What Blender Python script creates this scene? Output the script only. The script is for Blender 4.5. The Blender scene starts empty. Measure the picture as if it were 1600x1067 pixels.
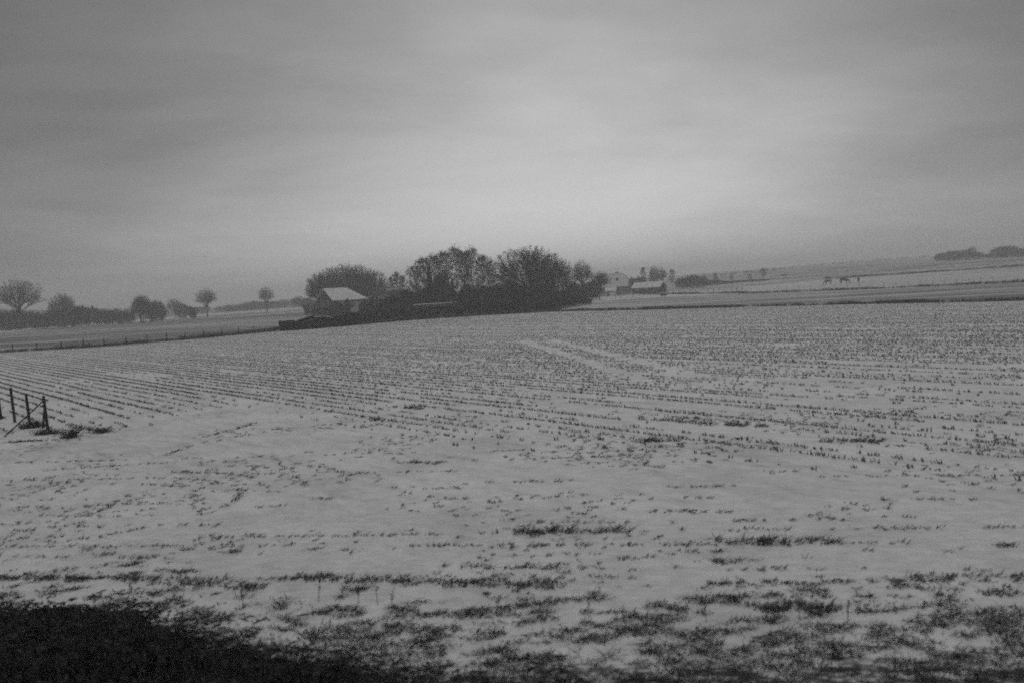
import bpy, math, random
import numpy as np
from mathutils import Matrix, Vector
R = math.radians
sc = bpy.context.scene
col = sc.collection
rng = np.random.default_rng(7)
random.seed(7)

# ------------------------------------------------------------------ camera
CAM_H = 4.4
PITCH, ROLL = 3.05, 3.2
W0, H0, FPX = 1600.0, 1067.0, 1556.0
cd = bpy.data.cameras.new('camera')
cam = bpy.data.objects.new('camera', cd)
col.objects.link(cam)
sc.camera = cam
cd.sensor_width = 36.0
cd.lens = 35.0
cd.clip_start = 0.1
cd.clip_end = 20000
cam.matrix_world = Matrix.Translation((0, 0, CAM_H)) @ Matrix.Rotation(R(90 - PITCH), 4, 'X') @ Matrix.Rotation(R(-ROLL), 4, 'Z')
CM = np.array(cam.matrix_world.to_3x3())
cd.dof.use_dof = True
cd.dof.focus_distance = 110.0
cd.dof.aperture_fstop = 0.95

# ------------------------------------------------------------------ sky, sun, exposure
SUN_EL, SUN_AZ = 24.0, 7.0          # azimuth to the right of +Y
sc.view_settings.view_transform = 'Standard'
sc.view_settings.look = 'None'
sc.view_settings.exposure = 0.0
sc.view_settings.gamma = 1.0
sc.view_settings.use_curve_mapping = False
world = bpy.data.worlds.new('World')
sc.world = world
world.use_nodes = True

class NT:
    """tiny node helper"""
    def __init__(s, tree):
        s.t = tree; tree.nodes.clear()
    def n(s, kind, **kw):
        nd = s.t.nodes.new(kind)
        for k, v in kw.items(): setattr(nd, k, v)
        return nd
    def put(s, sock, v):
        if isinstance(v, bpy.types.NodeSocket): s.t.links.new(v, sock)
        elif v is not None: sock.default_value = v
    def m(s, op, a, b=None, c=None, clamp=False):
        nd = s.n('ShaderNodeMath', operation=op, use_clamp=clamp)
        s.put(nd.inputs[0], a); s.put(nd.inputs[1], b); s.put(nd.inputs[2], c)
        return nd.outputs[0]
    def v(s, op, a, b=None, out=0):
        nd = s.n('ShaderNodeVectorMath', operation=op)
        s.put(nd.inputs[0], a)
        if b is not None: s.put(nd.inputs[1], b)
        return nd.outputs['Value' if op in ('DOT_PRODUCT', 'LENGTH') else 0]
    def ramp(s, x, lo, hi, a=0.0, b=1.0):
        nd = s.n('ShaderNodeMapRange', interpolation_type='SMOOTHSTEP')
        s.put(nd.inputs[0], x)
        for i, q in enumerate((lo, hi, a, b)): s.put(nd.inputs[i + 1], q)
        return nd.outputs[0]
    def noise(s, vec, scale, detail=4.0, rough=0.5, dist=0.0):
        nd = s.n('ShaderNodeTexNoise')
        s.put(nd.inputs['Vector'], vec)
        nd.inputs['Scale'].default_value = scale; nd.inputs['Detail'].default_value = detail
        nd.inputs['Roughness'].default_value = rough; nd.inputs['Distortion'].default_value = dist
        return nd.outputs[0]
    def mapping(s, vec, loc=(0, 0, 0), rot=(0, 0, 0), sca=(1, 1, 1)):
        nd = s.n('ShaderNodeMapping'); s.put(nd.inputs[0], vec)
        nd.inputs[1].default_value = loc; nd.inputs[2].default_value = rot; nd.inputs[3].default_value = sca
        return nd.outputs[0]
    def grey(s, x):
        nd = s.n('ShaderNodeCombineColor')
        for i in range(3): s.put(nd.inputs[i], x)
        return nd.outputs[0]

def pix_dir(px, py):
    v = CM @ np.array([(px - W0 / 2) / FPX, -(py - H0 / 2) / FPX, -1.0])
    return v / np.linalg.norm(v)

g = NT(world.node_tree)
tc = g.n('ShaderNodeTexCoord')
dirv = g.v('NORMALIZE', tc.outputs['Generated'])
sky = g.n('ShaderNodeTexSky')
sky.sky_type = 'NISHITA'; sky.sun_disc = False
sky.sun_elevation = R(SUN_EL); sky.sun_rotation = R(SUN_AZ)
bw = g.n('ShaderNodeRGBToBW'); g.put(bw.inputs[0], sky.outputs[0])
clear = g.m('MULTIPLY', bw.outputs[0], 0.07)
sep = g.n('ShaderNodeSeparateXYZ'); g.put(sep.inputs[0], dirv)
# cloud sheet: the direction is laid onto a flat deck so clouds flatten towards the horizon
zz = g.m('ADD', g.m('MAXIMUM', sep.outputs[2], 0.0), 0.16)
cmb = g.n('ShaderNodeCombineXYZ')
g.put(cmb.inputs[0], g.m('DIVIDE', sep.outputs[0], zz)); g.put(cmb.inputs[1], g.m('DIVIDE', sep.outputs[1], zz))
deck = g.mapping(cmb.outputs[0], loc=(3.1, 1.7, 0), rot=(0, 0, R(-14)))
n1 = g.noise(deck, 0.75, 5.0, 0.52, 0.35)
n2 = g.noise(g.mapping(deck, sca=(1, 1.6, 1), loc=(7, 2, 0)), 2.6, 6.0, 0.6, 0.2)
# the sun behind the overcast: a broad bright area of cloud
ga = Vector(pix_dir(830, 400))
dx = g.m('DIVIDE', g.m('SUBTRACT', g.m('ARCTAN2', sep.outputs[0], sep.outputs[1]), math.atan2(ga.x, ga.y)), 0.37)
dy = g.m('DIVIDE', g.m('SUBTRACT', sep.outputs[2], ga.z), 0.25)
dd = g.m('SQRT', g.m('ADD', g.m('MULTIPLY', dx, dx), g.m('MULTIPLY', dy, dy)))
nn = g.m('ADD', g.m('MULTIPLY', g.m('SUBTRACT', n1, 0.5), 0.8), g.m('MULTIPLY', g.m('SUBTRACT', n2, 0.5), 0.3))
dd2 = g.m('SUBTRACT', dd, nn)
glow = g.m('EXPONENT', g.m('MULTIPLY', g.m('MULTIPLY', dd2, g.m('ABSOLUTE', dd2)), -1.0))
glow = g.m('MINIMUM', glow, 1.15)
cloud = g.m('ADD', g.m('MULTIPLY', glow, 0.52), g.m('ADD', 0.072, g.m('MULTIPLY', g.m('SUBTRACT', n1, 0.5), 0.10)))
# high overcast overhead and behind the viewer is brighter than the banks low in front
up = g.ramp(sep.outputs[2], 0.45, 0.85, 0.0, 0.10)
back = g.ramp(sep.outputs[1], 0.3, -0.4, 0.0, 0.38)
cloud = g.m('ADD', cloud, g.m('ADD', up, back))
tot = g.m('ADD', g.m('MULTIPLY', clear, 0.1), g.m('MULTIPLY', cloud, 0.9))
bg = g.n('ShaderNodeBackground'); g.put(bg.inputs[0], g.grey(tot)); bg.inputs[1].default_value = 1.0
wo = g.n('ShaderNodeOutputWorld'); g.put(wo.inputs[0], bg.outputs[0])

sl = bpy.data.lights.new('sun', 'SUN'); sl.energy = 0.5; sl.angle = R(25); sl.color = (1, 1, 1)
so = bpy.data.objects.new('sun', sl); col.objects.link(so)
sdir = Vector((math.sin(R(SUN_AZ)) * math.cos(R(SUN_EL)), math.cos(R(SUN_AZ)) * math.cos(R(SUN_EL)), math.sin(R(SUN_EL))))
so.rotation_euler = sdir.to_track_quat('Z', 'Y').to_euler()
so.location = (0, 0, 60)

cy = sc.cycles
cy.use_denoising = False
cy.use_adaptive_sampling = True; cy.adaptive_threshold = 0.09; cy.adaptive_min_samples = 20
cy.max_bounces = 5; cy.diffuse_bounces = 3; cy.glossy_bounces = 2; cy.volume_bounces = 1
cy.filter_width = 1.9

# ------------------------------------------------------------------ terrain and pixel mapping
def ss(a, b, x):
    t = np.clip((x - a) / (b - a), 0, 1)
    return t * t * (3 - 2 * t)

TN = np.array([0.19, 0.982])        # away from the railway
TU = np.array([-0.982, 0.19])       # along the railway
RD = np.array([-0.578, 0.816])      # along the stubble rows
RP = np.array([0.816, 0.578])       # across the rows

def hz(x, y):
    x = np.asarray(x, float); y = np.asarray(y, float)
    z = 6.6 * ss(240, 620, y) * ss(0, 260, x)
    z = z + 8.0 * ss(700, 1350, y) * ss(60, 560, x)
    z = z - 0.8 * ss(180, 500, y) * ss(-20, -140, x)
    s = x * TN[0] + y * TN[1]
    z = z + 2.3 * ss(9.6, 3.0, s) - 1.2 * ss(-4, -10, s)
    return z

def at(px, py):
    d = pix_dir(px, py)
    z = 0.0
    for _ in range(40):
        if d[2] > -1e-4 and z >= CAM_H: break
        k = (z - CAM_H) / d[2]
        if k <= 0: k = 1500
        k = min(k, 2400)
        p = np.array([0, 0, CAM_H]) + d * k
        z = 0.6 * z + 0.4 * float(hz(p[0], p[1]))
    return p[0], p[1]

def spot(px, Y):
    """ground point seen in pixel column px (taken at the horizon) at distance Y ahead"""
    hy = 450 - (px - 800) * math.tan(R(ROLL))
    d = pix_dir(px, hy)
    k = Y / d[1]
    x, y = d[0] * k, Y
    return x, y, float(hz(x, y))

def mpp(Y):  # metres per photo pixel at distance Y
    return Y / FPX

# value noise in the plane, for scattering
_P = rng.random((256, 256))
def vnoise(x, y):
    x = np.asarray(x, float); y = np.asarray(y, float)
    xi = np.floor(x).astype(int); yi = np.floor(y).astype(int)
    fx = x - xi; fy = y - yi
    fx = fx * fx * (3 - 2 * fx); fy = fy * fy * (3 - 2 * fy)
    a = _P[xi % 256, yi % 256]; b = _P[(xi + 1) % 256, yi % 256]
    c = _P[xi % 256, (yi + 1) % 256]; d = _P[(xi + 1) % 256, (yi + 1) % 256]
    return (a * (1 - fx) + b * fx) * (1 - fy) + (c * (1 - fx) + d * fx) * fy

# ------------------------------------------------------------------ mesh helpers
def link(name, verts, faces, mat, parent=None, smooth=False):
    me = bpy.data.meshes.new(name)
    verts = np.asarray(verts, dtype=np.float32)
    if isinstance(faces, np.ndarray):
        nf, k = faces.shape
        me.vertices.add(len(verts)); me.vertices.foreach_set('co', verts.ravel())
        me.loops.add(nf * k); me.loops.foreach_set('vertex_index', faces.astype(np.int32).ravel())
        me.polygons.add(nf)
        me.polygons.foreach_set('loop_start', np.arange(0, nf * k, k, dtype=np.int32))
        me.polygons.foreach_set('loop_total', np.full(nf, k, dtype=np.int32))
        me.update(calc_edges=True)
    else:
        me.from_pydata([tuple(v) for v in verts], [], faces); me.update()
    if smooth: me.polygons.foreach_set('use_smooth', [True] * len(me.polygons))
    me.materials.append(mat)
    o = bpy.data.objects.new(name, me); col.objects.link(o)
    if parent is not None: o.parent = parent
    return o

def tag(o, label=None, cat=None, group=None, kind=None):
    if label: o['label'] = label
    if cat: o['category'] = cat
    if group: o['group'] = group
    if kind: o['kind'] = kind
    return o

def empty(name, loc, label, cat, group=None, rz=0.0):
    o = bpy.data.objects.new(name, None); col.objects.link(o)
    o.empty_display_size = 0.3
    o.location = loc; o.rotation_euler = (0, 0, rz)
    return tag(o, label, cat, group)

def dup(root, loc, label, cat=None, group=None, rz=0.0, sca=(1, 1, 1), name=None):
    def rec(o, par):
        c = o.copy(); col.objects.link(c)
        if par is not None: c.parent = par
        for ch in kids(o): rec(ch, c)
        return c
    r = rec(root, None)
    if name: r.name = name
    r.location = loc; r.rotation_euler = (0, 0, rz); r.scale = sca
    return tag(r, label, cat, group)

def kids(o):
    return [c for c in list(bpy.data.objects) if c.parent == o]

class MB:
    def __init__(s): s.v = []; s.f = []
    def add(s, vs, fs):
        b = len(s.v); s.v += [tuple(q) for q in vs]; s.f += [tuple(b + i for i in q) for q in fs]
    def box(s, c, d, rz=0.0):
        x, y, z = c; a, b, h = d[0] / 2, d[1] / 2, d[2] / 2
        cs, sn = math.cos(rz), math.sin(rz)
        vs = []
        for k in (-h, h):
            for i, j in ((-a, -b), (a, -b), (a, b), (-a, b)):
                vs.append((x + i * cs - j * sn, y + i * sn + j * cs, z + k))
        s.add(vs, [(0, 3, 2, 1), (4, 5, 6, 7), (0, 1, 5, 4), (1, 2, 6, 5), (2, 3, 7, 6), (3, 0, 4, 7)])
    def bar(s, p, q, r0, r1=None, n=6):
        r1 = r0 if r1 is None else r1
        p, q = Vector(p), Vector(q); d = (q - p).normalized()
        u = d.cross(Vector((0.13, 0.21, 1)) if abs(d.z) < 0.95 else Vector((1, 0, 0))).normalized(); w = d.cross(u)
        vs = []
        for c, r in ((p, r0), (q, r1)):
            for i in range(n):
                a = 2 * math.pi * i / n
                vs.append(c + u * (r * math.cos(a)) + w * (r * math.sin(a)))
        fs = [(i, (i + 1) % n, n + (i + 1) % n, n + i) for i in range(n)] + [tuple(range(n))[::-1], tuple(range(n, 2 * n))]
        s.add(vs, fs)
    def slab(s, pts, t):
        """closed plate: polygon pts (list of 3-vectors) thickened by t along its normal"""
        pts = [Vector(p) for p in pts]
        nrm = (pts[1] - pts[0]).cross(pts[2] - pts[0]).normalized()
        if nrm.z < 0: nrm = -nrm
        n = len(pts); vs = pts + [p + nrm * t for p in pts]
        s.add(vs, [tuple(range(n))[::-1], tuple(range(n, 2 * n))] + [(i, (i + 1) % n, n + (i + 1) % n, n + i) for i in range(n)])
    def build(s, name, mat, parent=None, smooth=False):
        return link(name, s.v, s.f, mat, parent, smooth)

# ------------------------------------------------------------------ materials
def bsdf(g, colour, rough=0.9, normal=None):
    b = g.n('ShaderNodeBsdfPrincipled')
    g.put(b.inputs['Base Color'], colour); b.inputs['Roughness'].default_value = rough
    b.inputs['Specular IOR Level'].default_value = 0.2
    if normal is not None: g.put(b.inputs['Normal'], normal)
    o = g.n('ShaderNodeOutputMaterial'); g.put(o.inputs[0], b.outputs[0])

def mat_grey(name, lo, hi, scale=3.0, rough=0.9, bump=0.0, sca=(1, 1, 1)):
    m = bpy.data.materials.new(name); m.use_nodes = True
    g = NT(m.node_tree); c = g.n('ShaderNodeTexCoord').outputs['Object']
    n = g.noise(g.mapping(c, sca=sca), scale, 5.0, 0.6)
    val = g.ramp(n, 0.3, 0.7, lo, hi)
    nr = None
    if bump:
        b = g.n('ShaderNodeBump'); b.inputs['Strength'].default_value = bump; b.inputs['Distance'].default_value = 0.05
        g.put(b.inputs['Height'], n); nr = b.outputs[0]
    bsdf(g, g.grey(val), rough, nr)
    return m

BARK = mat_grey('bark', 0.03, 0.06, 2.0)
BIRCH = mat_grey('birch_bark', 0.10, 0.30, 3.0, sca=(1, 1, 4))
TWIG = mat_grey('twig', 0.035, 0.06, 2.0)
TWIG_L = mat_grey('birch_twig', 0.05, 0.09, 2.0)
EVER = mat_grey('evergreen_leaves', 0.008, 0.022, 1.6)
HEDGE = mat_grey('hedge_leaves', 0.008, 0.02, 1.2)
BRICK = mat_grey('dark_brick', 0.035, 0.07, 6.0)
PLASTER = mat_grey('pale_plaster', 0.2, 0.42, 0.8)
WOODD = mat_grey('dark_boards', 0.02, 0.045, 4.0, sca=(6, 6, 0.5))
GLASS = mat_grey('window_glass', 0.01, 0.02, 1.0, rough=0.15)
TRIM = mat_grey('painted_trim', 0.3, 0.45, 2.0)
POST = mat_grey('post_wood', 0.012, 0.035, 5.0, sca=(3, 3, 0.6))
WIRE = mat_grey('wire', 0.06, 0.1, 2.0, rough=0.5)
HORSE = mat_grey('horse_coat', 0.006, 0.014, 3.0)
STUB = mat_grey('stubble', 0.05, 0.16, 6.0)
DRY = mat_grey('dry_grass', 0.018, 0.13, 7.0)
THICK = mat_grey('bramble', 0.006, 0.075, 4.0)
SNOWCAP = mat_grey('roof_snow', 0.55, 0.8, 0.9, bump=0.3)

def mat_ground(name, snow=0.74, soil=0.09, cover=0.5, soft=0.12, scale=1.0, rot=0.0, sca=(1, 1, 1), fine=6.0, near_strip=False, bump=0.4, rows=0.0):
    """snow lying thinly over dark soil or grass; cover = share of snow"""
    m = bpy.data.materials.new(name); m.use_nodes = True
    g = NT(m.node_tree); c = g.n('ShaderNodeTexCoord').outputs['Object']
    mp = g.mapping(c, rot=(0, 0, rot)); ms = g.mapping(mp, sca=sca)
    a = g.noise(ms, scale, 8.0, 0.62, 0.2)
    b = g.noise(ms, scale * fine, 4.0, 0.6)
    big = g.noise(g.mapping(mp, sca=(sca[0], sca[1], 1), loc=(9, 4, 0)), scale * 0.15, 3.0, 0.5)
    n = g.m('ADD', g.m('ADD', g.m('MULTIPLY', a, 0.5), g.m('MULTIPLY', b, 0.28)), g.m('MULTIPLY', big, 0.22))
    th = 0.5 + (cover - 0.5) * 0.36
    if near_strip:   # the weedy foot of the railway bank: snow gets patchier towards the track
        sp = g.n('ShaderNodeSeparateXYZ'); g.put(sp.inputs[0], c)
        s_ = g.m('ADD', g.m('MULTIPLY', sp.outputs[0], float(TN[0])), g.m('MULTIPLY', sp.outputs[1], float(TN[1])))
        th = g.ramp(s_, 10.4, 14.2, 0.505, 0.65)
    mask = g.ramp(g.m('SUBTRACT', n, th), -soft * 0.5, soft * 0.5, 1.0, 0.0)   # 1 = snow
    sn = g.ramp(g.m('ADD', g.m('MULTIPLY', g.noise(c, 0.3, 8.0, 0.68), 0.6), g.m('MULTIPLY', g.noise(ms, scale * 2.2, 6.0, 0.65), 0.4)), 0.34, 0.62, snow * 0.74, snow * 1.04)
    so_ = g.ramp(b, 0.25, 0.75, soil * 0.5, soil * 1.4)
    mx = g.n('ShaderNodeMix', data_type='FLOAT'); g.put(mx.inputs[0], mask); g.put(mx.inputs[2], so_); g.put(mx.inputs[3], g.m('MULTIPLY', sn, g.ramp(g.noise(c, 3.2, 8.0, 0.72), 0.3, 0.6, 0.88, 1.07)))
    bp = g.n('ShaderNodeBump'); bp.inputs['Strength'].default_value = bump; bp.inputs['Distance'].default_value = 0.12
    h = g.m('ADD', g.m('MULTIPLY', a, 1.0), g.m('MULTIPLY', g.noise(c, 9.0, 3.0, 0.5), 0.25))
    if rows:       # drilled rows: low ridges every 0.75 m
        sx = g.n('ShaderNodeSeparateXYZ'); g.put(sx.inputs[0], g.mapping(c, rot=(0, 0, rot)))
        wob = g.m('MULTIPLY', g.noise(c, 0.4, 2.0, 0.5), 1.5)
        w_ = g.m('SINE', g.m('ADD', g.m('MULTIPLY', sx.outputs[1], 2 * math.pi / 0.75), wob))
        h = g.m('ADD', h, g.m('MULTIPLY', w_, rows))
    g.put(bp.inputs['Height'], h)
    bsdf(g, g.grey(mx.outputs[0]), 0.85, bp.outputs[0])
    return m

ROWROT = -math.atan2(RD[1], RD[0])
TRKROT = -math.atan2(TU[1], TU[0])
G_BASE = mat_ground('snowy_land', 0.62, 0.10, 0.42, 0.2, 0.06, 0, (0.4, 1, 1))
G_FIELD = mat_ground('field_snow', 0.74, 0.12, 0.90, 0.22, 0.9, ROWROT, (0.35, 1.3, 1), fine=4.0, rows=.25)
G_HEAD = mat_ground('headland_snow', 0.74, 0.05, 0.5, 0.09, 2.1, TRKROT, (0.55, 1.5, 1), fine=5.0, near_strip=True, bump=0.6)
G_MEAD = mat_ground('meadow_thin_snow', 0.55, 0.11, 0.46, 0.16, 0.09, TRKROT, (0.14, 1, 1))
G_PAST = mat_ground('pasture_snow', 0.60, 0.14, 0.70, 0.22, 0.1, TRKROT, (0.2, 1, 1))
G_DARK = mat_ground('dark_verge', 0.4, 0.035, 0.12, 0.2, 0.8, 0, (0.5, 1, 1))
G_TRACK = mat_ground('snowy_lane', 0.74, 0.2, 0.95, 0.2, 0.4, 0)

# ------------------------------------------------------------------ ground (one sheet to the horizon)
def build_ground():
    xs = np.concatenate([np.linspace(-2500, -420, 40), np.linspace(-400, -62, 18), np.linspace(-60, 60, 101), np.linspace(64, 700, 34), np.linspace(730, 2500, 34)])
    ys = np.concatenate([np.linspace(-260, -14, 20), np.linspace(-12, 24, 73), np.linspace(26, 200, 20), np.linspace(216, 1500, 70), np.linspace(1540, 2500, 20)])
    X, Y = np.meshgrid(xs, ys)
    V = np.stack([X.ravel(), Y.ravel(), hz(X, Y).ravel()], 1)
    nx, ny = len(xs), len(ys)
    i = np.arange(ny - 1)[:, None] * nx + np.arange(nx - 1)[None, :]
    F = np.stack([i, i + 1, i + nx + 1, i + nx], -1).reshape(-1, 4)
    tag(link('ground', V, F, G_BASE, smooth=True), kind='structure')
build_ground()

def poly_at(pts, u):
    """point on a pixel polyline by column"""
    xs = [p[0] for p in pts]; ys = [p[1] for p in pts]
    return float(np.interp(u, xs, ys))

def band(name, lower, upper, x0, x1, nu, nv, off, mat, kind='structure'):
    V = []
    for j in range(nv + 1):
        for i in range(nu + 1):
            u = x0 + (x1 - x0) * i / nu
            a = at(u, poly_at(lower, u)); b = at(u, poly_at(upper, u))
            t = j / nv
            x = a[0] * (1 - t) + b[0] * t; y = a[1] * (1 - t) + b[1] * t
            V.append((x, y, float(hz(x, y)) + off))
    F = []
    for j in range(nv):
        for i in range(nu):
            k = j * (nu + 1) + i
            F.append((k, k + 1, k + nu + 2, k + nu + 1))
    return tag(link(name, V, F, mat), kind=kind)

FAR = [(-500, 592), (0, 553), (200, 540), (430, 519), (560, 508), (640, 501), (760, 493), (850, 489), (1000, 485), (1300, 477), (1600, 471), (2100, 460)]
# near fields are flat: one polygon each, laid 4 mm above the ground
def flat_sheet(name, pts, z, mat):
    P = [at(*p) for p in pts]
    return tag(link(name, [(x, y, z) for x, y in P], [tuple(range(len(P)))], mat), kind='structure')

def fp(s, t): return TN * s + TU * t
field_v = [(*at(*p), 0.004) for p in FAR][::-1]
e = at(2100, 560); field_v = field_v + []
a_ = fp(19.0, 75); b_ = fp(19.0, -70)
tag(link('stubble_field', field_v + [(a_[0], a_[1], 0.004), (b_[0], b_[1], 0.004)], [tuple(range(len(field_v) + 2))], G_FIELD), kind='structure')
# headland and weedy foot of the bank follow the terrain
def strip_sheet(name, s0, s1, t0, t1, ns, nt, off, mat):
    V = []; F = []
    for j in range(ns + 1):
        for i in range(nt + 1):
            p = fp(s0 + (s1 - s0) * j / ns, t0 + (t1 - t0) * i / nt)
            V.append((p[0], p[1], float(hz(*p)) + off))
    for j in range(ns):
        for i in range(nt):
            k = j * (nt + 1) + i; F.append((k, k + nt + 1, k + nt + 2, k + 1))
    return tag(link(name, V, F, mat, smooth=True), kind='structure')
strip_sheet('field_headland', 2.0, 19.0, -70, 75, 70, 160, 0.03, G_HEAD)

# right of the copse: dull meadow, then the pale pasture with the horses, then rising fields
M_UP = [(820, 490), (930, 473), (1000, 467), (1100, 463), (1200, 457), (1300, 453), (1400, 449), (1600, 440), (2100, 420)]
P_UP = [(900, 470), (1000, 458), (1100, 452), (1200, 446), (1290, 437), (1400, 430), (1600, 416.5), (2100, 390)]
band('meadow', FAR, M_UP, 830, 1900, 80, 6, 0.02, G_MEAD)
band('pasture', M_UP, P_UP, 900, 1900, 80, 6, 0.05, G_PAST)
# left: meadow behind the fence, snowy lane beyond
L_UP = [(-500, 545), (0, 520), (200, 504), (330, 493), (470, 483), (560, 478)]
L_UP2 = [(-500, 541), (0, 516.5), (200, 501), (330, 490.5), (470, 480.5), (560, 476)]
band('left_meadow', FAR, L_UP, -400, 520, 60, 6, 0.02, G_MEAD)
band('lane', L_UP, L_UP2, -400, 520, 60, 2, 0.04, G_TRACK)
# dark grass and ivy under the copse and behind the hedge
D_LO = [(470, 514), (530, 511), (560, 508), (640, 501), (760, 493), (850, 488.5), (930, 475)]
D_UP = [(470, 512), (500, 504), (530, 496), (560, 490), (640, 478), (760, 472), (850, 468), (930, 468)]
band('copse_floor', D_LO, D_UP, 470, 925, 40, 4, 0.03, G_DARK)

# ------------------------------------------------------------------ blade scatter
def blades(P, h, w, lean, jitter, n, name, mat, fat=1.0):
    """P (N,3) tuft feet; n blades each; returns one mesh of tapered blades"""
    N = len(P)
    B = np.repeat(P, n, 0); hh = np.repeat(h, n) * rng.uniform(0.45, 1.15, N * n)
    B = B + np.stack([rng.normal(0, jitter, N * n), rng.normal(0, jitter, N * n), np.zeros(N * n)], 1)
    ang = rng.uniform(0, 2 * math.pi, N * n); wd = w * rng.uniform(0.6, 1.4, N * n) * np.repeat(np.asarray(fat) * np.ones(N), n)
    L = np.stack([rng.normal(lean[0], lean[2], N * n), rng.normal(lean[1], lean[2], N * n), np.ones(N * n)], 1)
    T = B + L * hh[:, None]
    S = np.stack([np.cos(ang) * wd, np.sin(ang) * wd, np.zeros(N * n)], 1) / 2
    M = B + L * hh[:, None] * 0.6
    V = np.stack([B - S + [0, 0, -0.01], B + S + [0, 0, -0.01], M + S * 0.7, T, M - S * 0.7], 1).reshape(-1, 3)
    i = np.arange(N * n)[:, None] * 5
    F = i + np.array([[0, 1, 2, 3, 4]])
    return link(name, V, F, mat)

# main stubble rows -----------------------------------------------
NEAR = [(-200, 640), (0, 668), (110, 690), (200, 668), (300, 640), (420, 640), (560, 665), (700, 690), (860, 700), (1000, 705), (1300, 742), (1600, 750), (1900, 760)]
near_w = np.array([at(*p) for p in NEAR]); far_w = np.array([at(*p) for p in FAR])
def rows():
    out = []; hs = []
    k0, k1 = -70, 190
    rr_ = rng.random(k1 - k0)
    for k in range(k0, k1):
        r = k * 0.75
        step = 0.14
        q = np.arange(-120, 330, step); q = q + rng.uniform(-.05, .05, len(q))
        X = RP[0] * r + RD[0] * q; Y = RP[1] * r + RD[1] * q
        off = (vnoise(q * 0.15, np.full_like(q, k * 7.3)) - .5) * 0.15 + rng.normal(0, 0.03, len(q))
        X = X + RP[0] * off; Y = Y + RP[1] * off
        ok = (Y > 18)
        X, Y, q_ = X[ok], Y[ok], q[ok]
        az = X / Y
        ok = np.abs(az) < 0.62
        X, Y, q_ = X[ok], Y[ok], q_[ok]
        if not len(X): continue
        az = X / Y
        yn = np.interp(az, near_w[:, 0] / near_w[:, 1], near_w[:, 1]); yf = np.interp(az, far_w[:, 0] / far_w[:, 1], far_w[:, 1])
        ok = (Y > yn * 0.95) & (Y < yf * 0.985)
        X, Y, q_, yn, yf = X[ok], Y[ok], q_[ok], yn[ok], yf[ok]
        edge = ss(0.93, 1.2, Y / yn)                  # sparser towards the near end
        n_big = vnoise(X * 0.06 + 11, Y * 0.06 + 5)
        n_row = vnoise(q_ * 0.11 + k * 3.7, np.full_like(q_, k * 1.37))
        n_sm = vnoise(q_ * 0.9 + 5, np.full_like(q_, k * 2.11))
        rowf = 0.6 + 0.85 * rr_[k - k0]
        prob = 0.04 + rowf * 0.95 * edge * ss(0.40, 0.52, 0.28 * n_big + 0.5 * n_row + 0.22 * n_sm + .20 * ss(32, 75, Y)) * (0.9 if k % 6 else 0.45)
        prob = prob * (1 - 0.35 * ss(-0.1, -0.5, X / Y) * (1 - edge))
        # old wheel tracks running across the rows, pressed flat
        for (p0, p1) in (TR1, TR2):
            d = p1 - p0; L = np.hypot(*d); d = d / L
            lx, ly = X - p0[0], Y - p0[1]
            al = lx * d[0] + ly * d[1]; ac = np.abs(-lx * d[1] + ly * d[0])
            prob = np.where((al > 0) & (al < L) & (ac < 0.5), prob * 0.12, prob)
        keep = rng.random(len(X)) < prob
        # thin out what is far: fewer but broader tufts
        far_ = Y[keep] > 90
        kk = ~far_ | (rng.random(far_.shape) < 1.1)
        x, y = X[keep][kk], Y[keep][kk]
        out.append(np.stack([x, y, np.full(len(x), 0.004)], 1))
        hs.append(np.stack([rng.uniform(0.06, 0.135, len(x)) * (1 - .45 * ss(45, 110, y)), 1 - .2 * ss(60, 120, y)], 1))
    P = np.concatenate(out); H = np.concatenate(hs)
    print('stubble tufts', len(P))
    o = blades(P, H[:, 0], 0.032, (-0.15, 0.05, 0.35), 0.04, 5, 'stubble', STUB, fat=H[:, 1])
    tag(o, 'cut stubble standing in long rows through thin snow', 'stubble', kind='stuff')
TR1 = (np.array(at(818, 533)), np.array(at(1010, 596)))
TR2 = (np.array(at(858, 531)), np.array(at(1100, 590)))
rows()

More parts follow.
